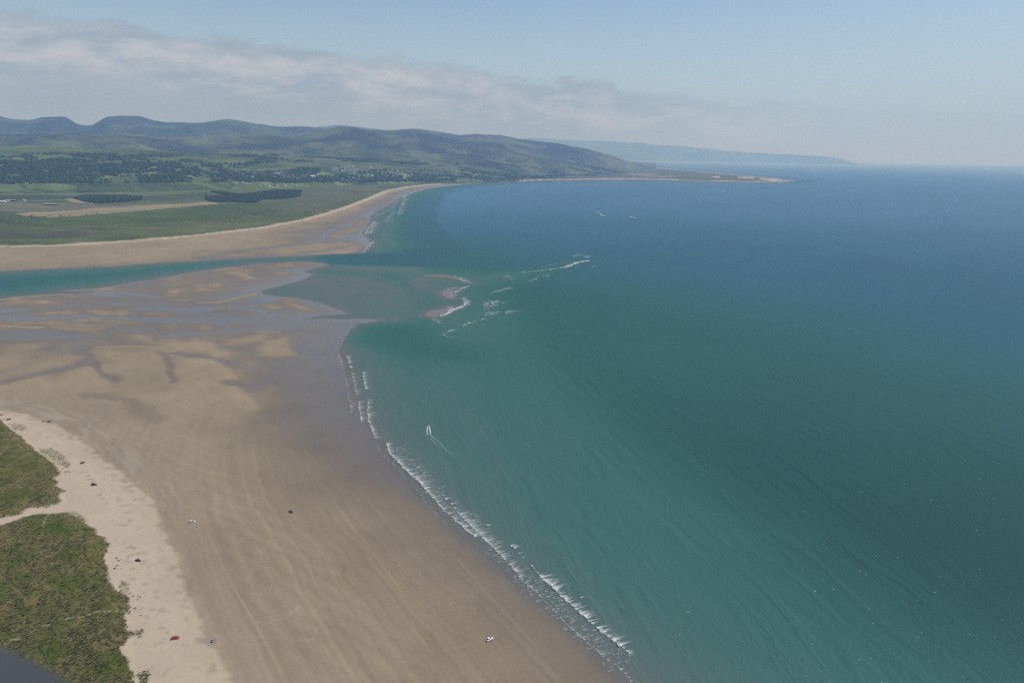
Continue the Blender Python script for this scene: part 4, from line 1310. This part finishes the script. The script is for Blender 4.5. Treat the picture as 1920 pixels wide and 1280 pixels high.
def paint(name, c):
    t = NT(name)
    t.b.inputs['Base Color'].default_value = (*c, 1)
    n = t.noise(1.2, 4)
    rgb = t.n('ShaderNodeRGB'); rgb.outputs[0].default_value = (*c, 1)
    t.l(t.scale_col(rgb.outputs[0], t.mr(n, .3, .7, .93, 1.07)), t.b.inputs['Base Color'])
    t.b.inputs['Roughness'].default_value = 0.3
    t.b.inputs['Coat Weight'].default_value = 0.5
    return t.m


def ring_y(x, hw, z0, z1, tuck=.12):
    return [(x, -hw + tuck, z0), (x, -hw, z0 + .25 * (z1 - z0)), (x, -hw, z0 + .7 * (z1 - z0)), (x, -hw + tuck * .9, z1), (x, hw - tuck * .9, z1), (x, hw, z0 + .7 * (z1 - z0)), (x, hw, z0 + .25 * (z1 - z0)), (x, hw - tuck, z0)]


CAR_CACHE = {}


def car_parts(boxy):
    if boxy in CAR_CACHE: return CAR_CACHE[boxy]
    P = []
    L_ = 4.4 if not boxy else 4.7
    H = 1.45 if not boxy else 1.85
    bm = bmesh.new()
    xs = [(-L_ / 2, .62, .38, .72), (-L_ / 2 + .08, .80, .30, .84), (-1.45, .88, .26, .92), (0, .89, .26, .94), (1.2, .88, .26, .92), (1.75, .84, .27, .80), (L_ / 2 - .1, .76, .30, .70), (L_ / 2, .60, .36, .60)]
    loft(bm, [ring_y(*r_) for r_ in xs])
    for f in bm.faces: f.smooth = True
    P.append(('body', bm, 'paint', (0, 0, 0)))
    bm = bmesh.new()
    if boxy: cab = [(-2.15, .70, .90, .98), (-1.95, .76, .90, H - .05), (-.6, .78, .90, H), (.35, .76, .90, H - .05), (.95, .74, .90, 1.0)]
    else: cab = [(-1.75, .68, .88, .96), (-1.15, .72, .88, H - .08), (-.5, .74, .88, H), (.2, .73, .88, H - .04), (1.0, .72, .88, .95)]
    loft(bm, [ring_y(x, hw, z0, z1, .14) for x, hw, z0, z1 in cab])
    P.append(('window_band', bm, 'glass', (0, 0, 0)))
    bm = bmesh.new()
    loft(bm, [ring_y(x, hw - .02, H - .10, z1 + .02, .10) for x, hw, z0, z1 in cab[1:-1]])
    P.append(('roof', bm, 'paint', (0, 0, 0)))
    for x in (-1.35, 1.35):
        for s in (-1, 1):
            bm = bmesh.new()
            prof = [(.0, -.10), (.27, -.11), (.31, -.06), (.31, .06), (.27, .11), (0, .10)]
            n = 14
            prev = None
            for k in range(n + 1):
                a = k * 6.2832 / n
                rg = [bm.verts.new((rr_ * math.cos(a), w_, rr_ * math.sin(a))) for rr_, w_ in prof[1:-1]]
                if prev:
                    for q_ in range(3): bm.faces.new((prev[q_], prev[q_ + 1], rg[q_ + 1], rg[q_]))
                prev = rg
            P.append(('wheel', bm, 'tyre', (x, s * .80, .31)))
            bm = bmesh.new()
            c0 = bm.verts.new((0, s * .105, 0))
            rg = [bm.verts.new((.21 * math.cos(k * .5236), s * .118, .21 * math.sin(k * .5236))) for k in range(12)]
            for k in range(12): bm.faces.new((c0, rg[k], rg[(k + 1) % 12]))
            P.append(('rim', bm, 'rim', None))
    for s in (-1, 1):
        bm = bmesh.new(); bm_box(bm, L_ / 2 - .07, s * .52, .58, .14, .26, .14); P.append(('headlight', bm, 'lamp', (0, 0, 0)))
        bm = bmesh.new(); bm_box(bm, -L_ / 2 + .03, s * .58, .70, .1, .2, .2); P.append(('tail_light', bm, 'tail', (0, 0, 0)))
        bm = bmesh.new(); bm_box(bm, .85, s * .93, .98, .14, .16, .12); P.append(('mirror', bm, 'grey', (0, 0, 0)))
    for x in (-L_ / 2 + .03, L_ / 2 - .02):
        bm = bmesh.new(); bm_box(bm, x, 0, .40, .12, 1.35, .16); P.append(('bumper', bm, 'grey', (0, 0, 0)))
    CAR_CACHE[boxy] = [(n, bm_mesh(n, b, [TYRE]), m, l) for n, b, m, l in P]
    return CAR_CACHE[boxy]


MATS = dict(glass=GLASS, tyre=TYRE, rim=RIM, lamp=LAMP, tail=TAIL, grey=GREYP)


def car(px, py, head, colr, label, boxy=False, scale=1.05):
    """head: image direction of the bonnet as a pixel offset"""
    root = link('car', None, label=label, cat='car', group='cars parked on the beach')
    pm_ = paint('car paint', colr)
    wheel = None
    for n, me, m, loc in car_parts(boxy):
        par = root
        if n == 'rim': par, loc = wheel, (0, 0, 0)
        mm = me.copy(); mm.materials.clear(); mm.materials.append(pm_ if m == 'paint' else MATS[m])
        o = link(n, mm, par); o.location = loc
        if n == 'wheel': wheel = o
    a, b = gp([(px, py), (px + head[0], py + head[1])])
    root.scale = (scale,) * 3
    place(root, px, py, math.atan2(b[1] - a[1], b[0] - a[0]))
    return root


car(329, 1203, (10, -2.0), (.46, .018, .035), 'bright red car parked alone on the pale dry sand beside the dunes', scale=1.15)
car(918, 1201, (9, -4), (.78, .77, .80), 'white car on the brown sand nearest to the breaking waves', scale=1.2)
car(546, 962, (8, 5), (.10, .09, .13), 'dark car alone in the middle of the wide brown sand', scale=1.15)
car(361, 982, (10, -2), (.80, .80, .78), 'white van on the brown sand just below the dry sand edge', True, 1.05)
car(177, 914.5, (10, -1), (.018, .02, .022), 'black estate car on the pale sand, nearest the gap in the dune grass', True, 1.05)
car(155.5, 872.5, (9, -4), (.018, .018, .02), 'black car on pale sand right of the long strip of grass tufts', False, 1.05)
car(92.5, 793.5, (9, -2), (.02, .022, .02), 'dark car with a pale object behind it at the top edge of the dry sand')
car(17.5, 790.5, (10, -3), (.024, .018, .016), 'very dark car on pale sand next to the red car at the left edge', False, 1.08)
car(1.5, 782, (10, -3), (.40, .03, .05), 'red car cut by the left edge of the view', False, 1.1)
car(259.5, 1057, (10, 2), (.05, .022, .06), 'dark purple car on pale sand right of the dune edge', False, 1.05)
car(84.5, 793, (9, -2), (.52, .53, .54), 'pale grey car immediately left of a dark car at the top of the dry sand', True, 1.0)
car(401, 1205, (6, -5), (.30, .29, .36), 'small pale lilac car at the strandline right of the bright red car', False, .9)

# ------------------------------------------------------------------ people
SKIN = plain('skin', (.45, .28, .20), .6, .05, 8)
HAIR = plain('hair', (.05, .035, .025), .8, .1, 8)
CLOTH = [plain('dark cloth', (.03, .032, .045), .9, .1, 6), plain('navy cloth', (.04, .05, .09), .9, .1, 6), plain('brown cloth', (.07, .05, .04), .9, .1, 6)]


def person(px, py, label, k=0, rz=0.0):
    root = link('person', None, label=label, cat='person')
    me = bpy.data.meshes.new('body')
    v = [(0, 0, .95), (0, 0, 1.15), (0, .01, 1.38), (0, .02, 1.50), (0, .03, 1.62), (0, .03, 1.74),
         (-.10, 0, .92), (-.11, .03, .50), (-.12, 0, .08), (-.12, .16, .03), (.10, 0, .92), (.11, -.04, .50), (.12, -.10, .08), (.12, .06, .03),
         (-.20, .01, 1.42), (-.27, -.02, 1.14), (-.26, .10, .90), (-.26, .13, .80), (.20, .01, 1.42), (.27, -.04, 1.14), (.27, .06, .90), (.27, .09, .80)]
    e = [(0, 1), (1, 2), (2, 3), (3, 4), (4, 5), (0, 6), (6, 7), (7, 8), (8, 9), (0, 10), (10, 11), (11, 12), (12, 13), (2, 14), (14, 15), (15, 16), (16, 17), (2, 18), (18, 19), (19, 20), (20, 21)]
    rd = [.15, .14, .17, .06, .10, .09, .10, .075, .05, .035, .10, .075, .05, .035, .075, .05, .04, .035, .075, .05, .04, .035]
    me.from_pydata(v, e, [])
    me.materials.append(CLOTH[k])
    o = link('body', me, root)
    me.skin_vertices.new() if hasattr(me.skin_vertices, 'new') and not me.skin_vertices else None
    md = o.modifiers.new('skin', 'SKIN')
    for i, r__ in enumerate(rd): me.skin_vertices[0].data[i].radius = (r__, r__)
    me.skin_vertices[0].data[0].use_root = True
    o.modifiers.new('sub', 'SUBSURF').levels = 1
    bm = bmesh.new(); bmesh.ops.create_uvsphere(bm, u_segments=10, v_segments=7, radius=.115)
    for q_ in bm.verts: q_.co.z *= 1.15
    h_ = link('hair', bm_mesh('hair', bm, [HAIR]), root); h_.location = (0, -.01, 1.71)
    place(root, px, py, rz)


person(500.5, 802, 'tiny dark person standing alone on the wide brown sand above the lone dark car', 0, 1)
person(255, 940.5, 'tiny person on pale sand close to the edge of the brown sand', 1, 2)
person(266, 1189.5, 'tiny dark person on pale sand beside the dune edge, left of the bright red car', 2, 0)
person(669, 876, 'tiny person on the wet grey sand near the water', 1, 0)
person(28.5, 799, 'tiny dark person on pale sand below the very dark car', 0, 1)

# ------------------------------------------------------------------ boats
HULL = plain('white boat hull', (.80, .80, .79), .3, .04, 1)
DECK = plain('grey boat deck', (.45, .46, .47), .6, .08, 2)


def boat(px, py, head, length, label):
    root = link('speedboat', None, label=label, cat='boat')
    s_ = length / 8.0
    bm = bmesh.new(); rings = []
    for x, hw, zk, zd in ((-4, 1.15, -.1, .9), (-2, 1.3, -.25, .95), (0, 1.3, -.3, 1.0), (2, 1.0, -.2, 1.12), (3.3, .45, .15, 1.25), (4, .06, .7, 1.35)):
        rings.append([(x, -hw, zd), (x, -hw * .8, zk + .45), (x, 0, zk), (x, hw * .8, zk + .45), (x, hw, zd)])
    loft(bm, rings)
    link('hull', bm_mesh('hull', bm, [HULL]), root)
    bm = bmesh.new(); loft(bm, [[(x, -hw, z), (x, hw, z), (x, hw * .8, z + h), (x, -hw * .8, z + h)] for x, hw, z, h in ((-1.6, .8, .9, .9), (-.3, .85, .9, 1.1), (1.0, .7, .95, .35), (1.7, .4, 1.0, .1))])
    link('cabin', bm_mesh('cabin', bm, [HULL]), root)
    bm = bmesh.new(); loft(bm, [[(x, -hw, z), (x, hw, z), (x, hw * .9, z + h), (x, -hw * .9, z + h)] for x, hw, z, h in ((.1, .82, 1.4, .52), (.7, .74, 1.25, .34), (1.1, .66, 1.2, .14))])
    link('windscreen', bm_mesh('windscreen', bm, [GLASS]), root)
    bm = bmesh.new(); bm_box(bm, -4.2, 0, .6, .5, .5, 1.1)
    link('outboard_motor', bm_mesh('outboard_motor', bm, [GREYP]), root)
    bm = bmesh.new(); bm_box(bm, -2.8, 0, .97, 2.2, 1.9, .06)
    link('deck', bm_mesh('deck', bm, [DECK]), root)
    a, b = gp([(px, py), (px + head[0], py + head[1])])
    P = ground(px, py)
    root.scale = (s_,) * 3
    root.location = (P[0], P[1], 0.1); root.rotation_euler[2] = math.atan2(b[1] - a[1], b[0] - a[0])


def wake(lines, label):
    f = Foam()
    for pts, stp, wd, c0, c1 in lines:
        w_ = walk(pts, stp)
        for k, (p, dr) in enumerate(w_):
            c = c0 + (c1 - c0) * k / len(w_)
            f.patch(p + np.random.normal(0, wd * .2, 2), dr, np.array([-dr[1], dr[0]]), stp * random.uniform(1.5, 3), wd * random.uniform(.6, 1.3), c * random.uniform(.7, 1.2), .15)
    f.build('boat_wake', kind='stuff', label=label, cat='wake')


boat(804, 799.5, (-1, -10), 4.6, 'small speedboat at the head of the forked wake near the beach')
wake([([(801.5, 800), (800.8, 806), (801, 815)], .7, 1.0, 1.0, .45), ([(804.5, 799), (806.5, 807), (807, 815)], .7, 1.3, 1.0, .4), ([(807, 815), (812, 820), (824, 829), (835, 842), (847, 853)], 1.0, .9, .38, .08),
      ([(802, 820.5), (808, 823), (817, 831), (828, 840)], 1.2, .9, .30, .05)], 'forked white wake of the small speedboat near the beach')
boat(1134, 405.8, (10, 3), 14, 'left white boat of the pair out in the bay')
wake([([(1134, 406.3), (1128, 404.2), (1122, 399), (1114, 393)], 2.5, 8, 1.6, .2), ([(1135, 406.4), (1125, 403.6)], 1.0, 11, 3.0, 2.2)], 'white wake trailing behind the left boat in the bay')
boat(1190, 409.6, (10, 2), 15, 'right white boat of the pair out in the bay')
wake([([(1190, 410), (1184, 408.3), (1179, 404.5)], 2.5, 8, 1.6, .3), ([(1191, 410.2), (1182, 407.6)], 1.0, 12, 3.0, 2.2)], 'white wake trailing behind the right boat in the bay')
boat(1257, 373.2, (10, -3), 10, 'farthest tiny white boat out in the bay')

# ------------------------------------------------------------------ edge of the aircraft the picture is taken from
AIR = NT('grey aircraft paint')
AIR.b.inputs['Base Color'].default_value = (.050, .053, .066, 1)
AIR.b.inputs['Roughness'].default_value = 0.45
AIR.l(AIR.mr(AIR.noise(30, 3), .3, .7, .40, .5), AIR.b.inputs['Roughness'])
d0 = ray(-20, 1330); d1 = ray(75, 1215); d1b = ray(190, 1330)
bm = bmesh.new(); bmesh.ops.create_uvsphere(bm, u_segments=40, v_segments=24, radius=1)
for v in bm.verts:
    v.co.x *= .16; v.co.y *= .10; v.co.z *= .05
    if v.co.x > 0: v.co.z *= 1 - 2.0 * v.co.x
for f in bm.faces: f.smooth = True
ap = link('aircraft_fairing', bm_mesh('aircraft_fairing', bm, [AIR.m]), label='blurred dark grey edge of the aircraft in the bottom left corner', cat='aircraft part')
cpt = CP + ray(-72, 1425) * 0.52
ap.location = cpt
ex = Vector((_r * math.cos(R(-31)) + _u * math.sin(R(-31)))); ez = Vector((-_r * math.sin(R(-31)) + _u * math.cos(R(-31)))); ey = ez.cross(ex)
ap.rotation_euler = Matrix((ex, ey, ez)).transposed().to_euler()

# ------------------------------------------------------------------ haze over the bay
bm = bmesh.new()
bm_box(bm, 0, 30000, 698, 190000, 130000, 1404)
hm = bpy.data.materials.new('haze'); hm.use_nodes = True
ht = hm.node_tree; ht.nodes.clear()
pv = ht.nodes.new('ShaderNodeVolumePrincipled'); ho = ht.nodes.new('ShaderNodeOutputMaterial')
pv.inputs['Color'].default_value = (.34, .59, 1.0, 1)
pv.inputs['Absorption Color'].default_value = (1, 1, 1, 1)
pv.inputs['Density'].default_value = 5.7e-5
pv.inputs['Density Attribute'].default_value = ''
pv.inputs['Anisotropy'].default_value = 0.0
ht.links.new(pv.outputs[0], ho.inputs['Volume'])
link('haze', bm_mesh('haze', bm, [hm]), kind='stuff', label='pale blue summer haze over the bay and hills', cat='haze')
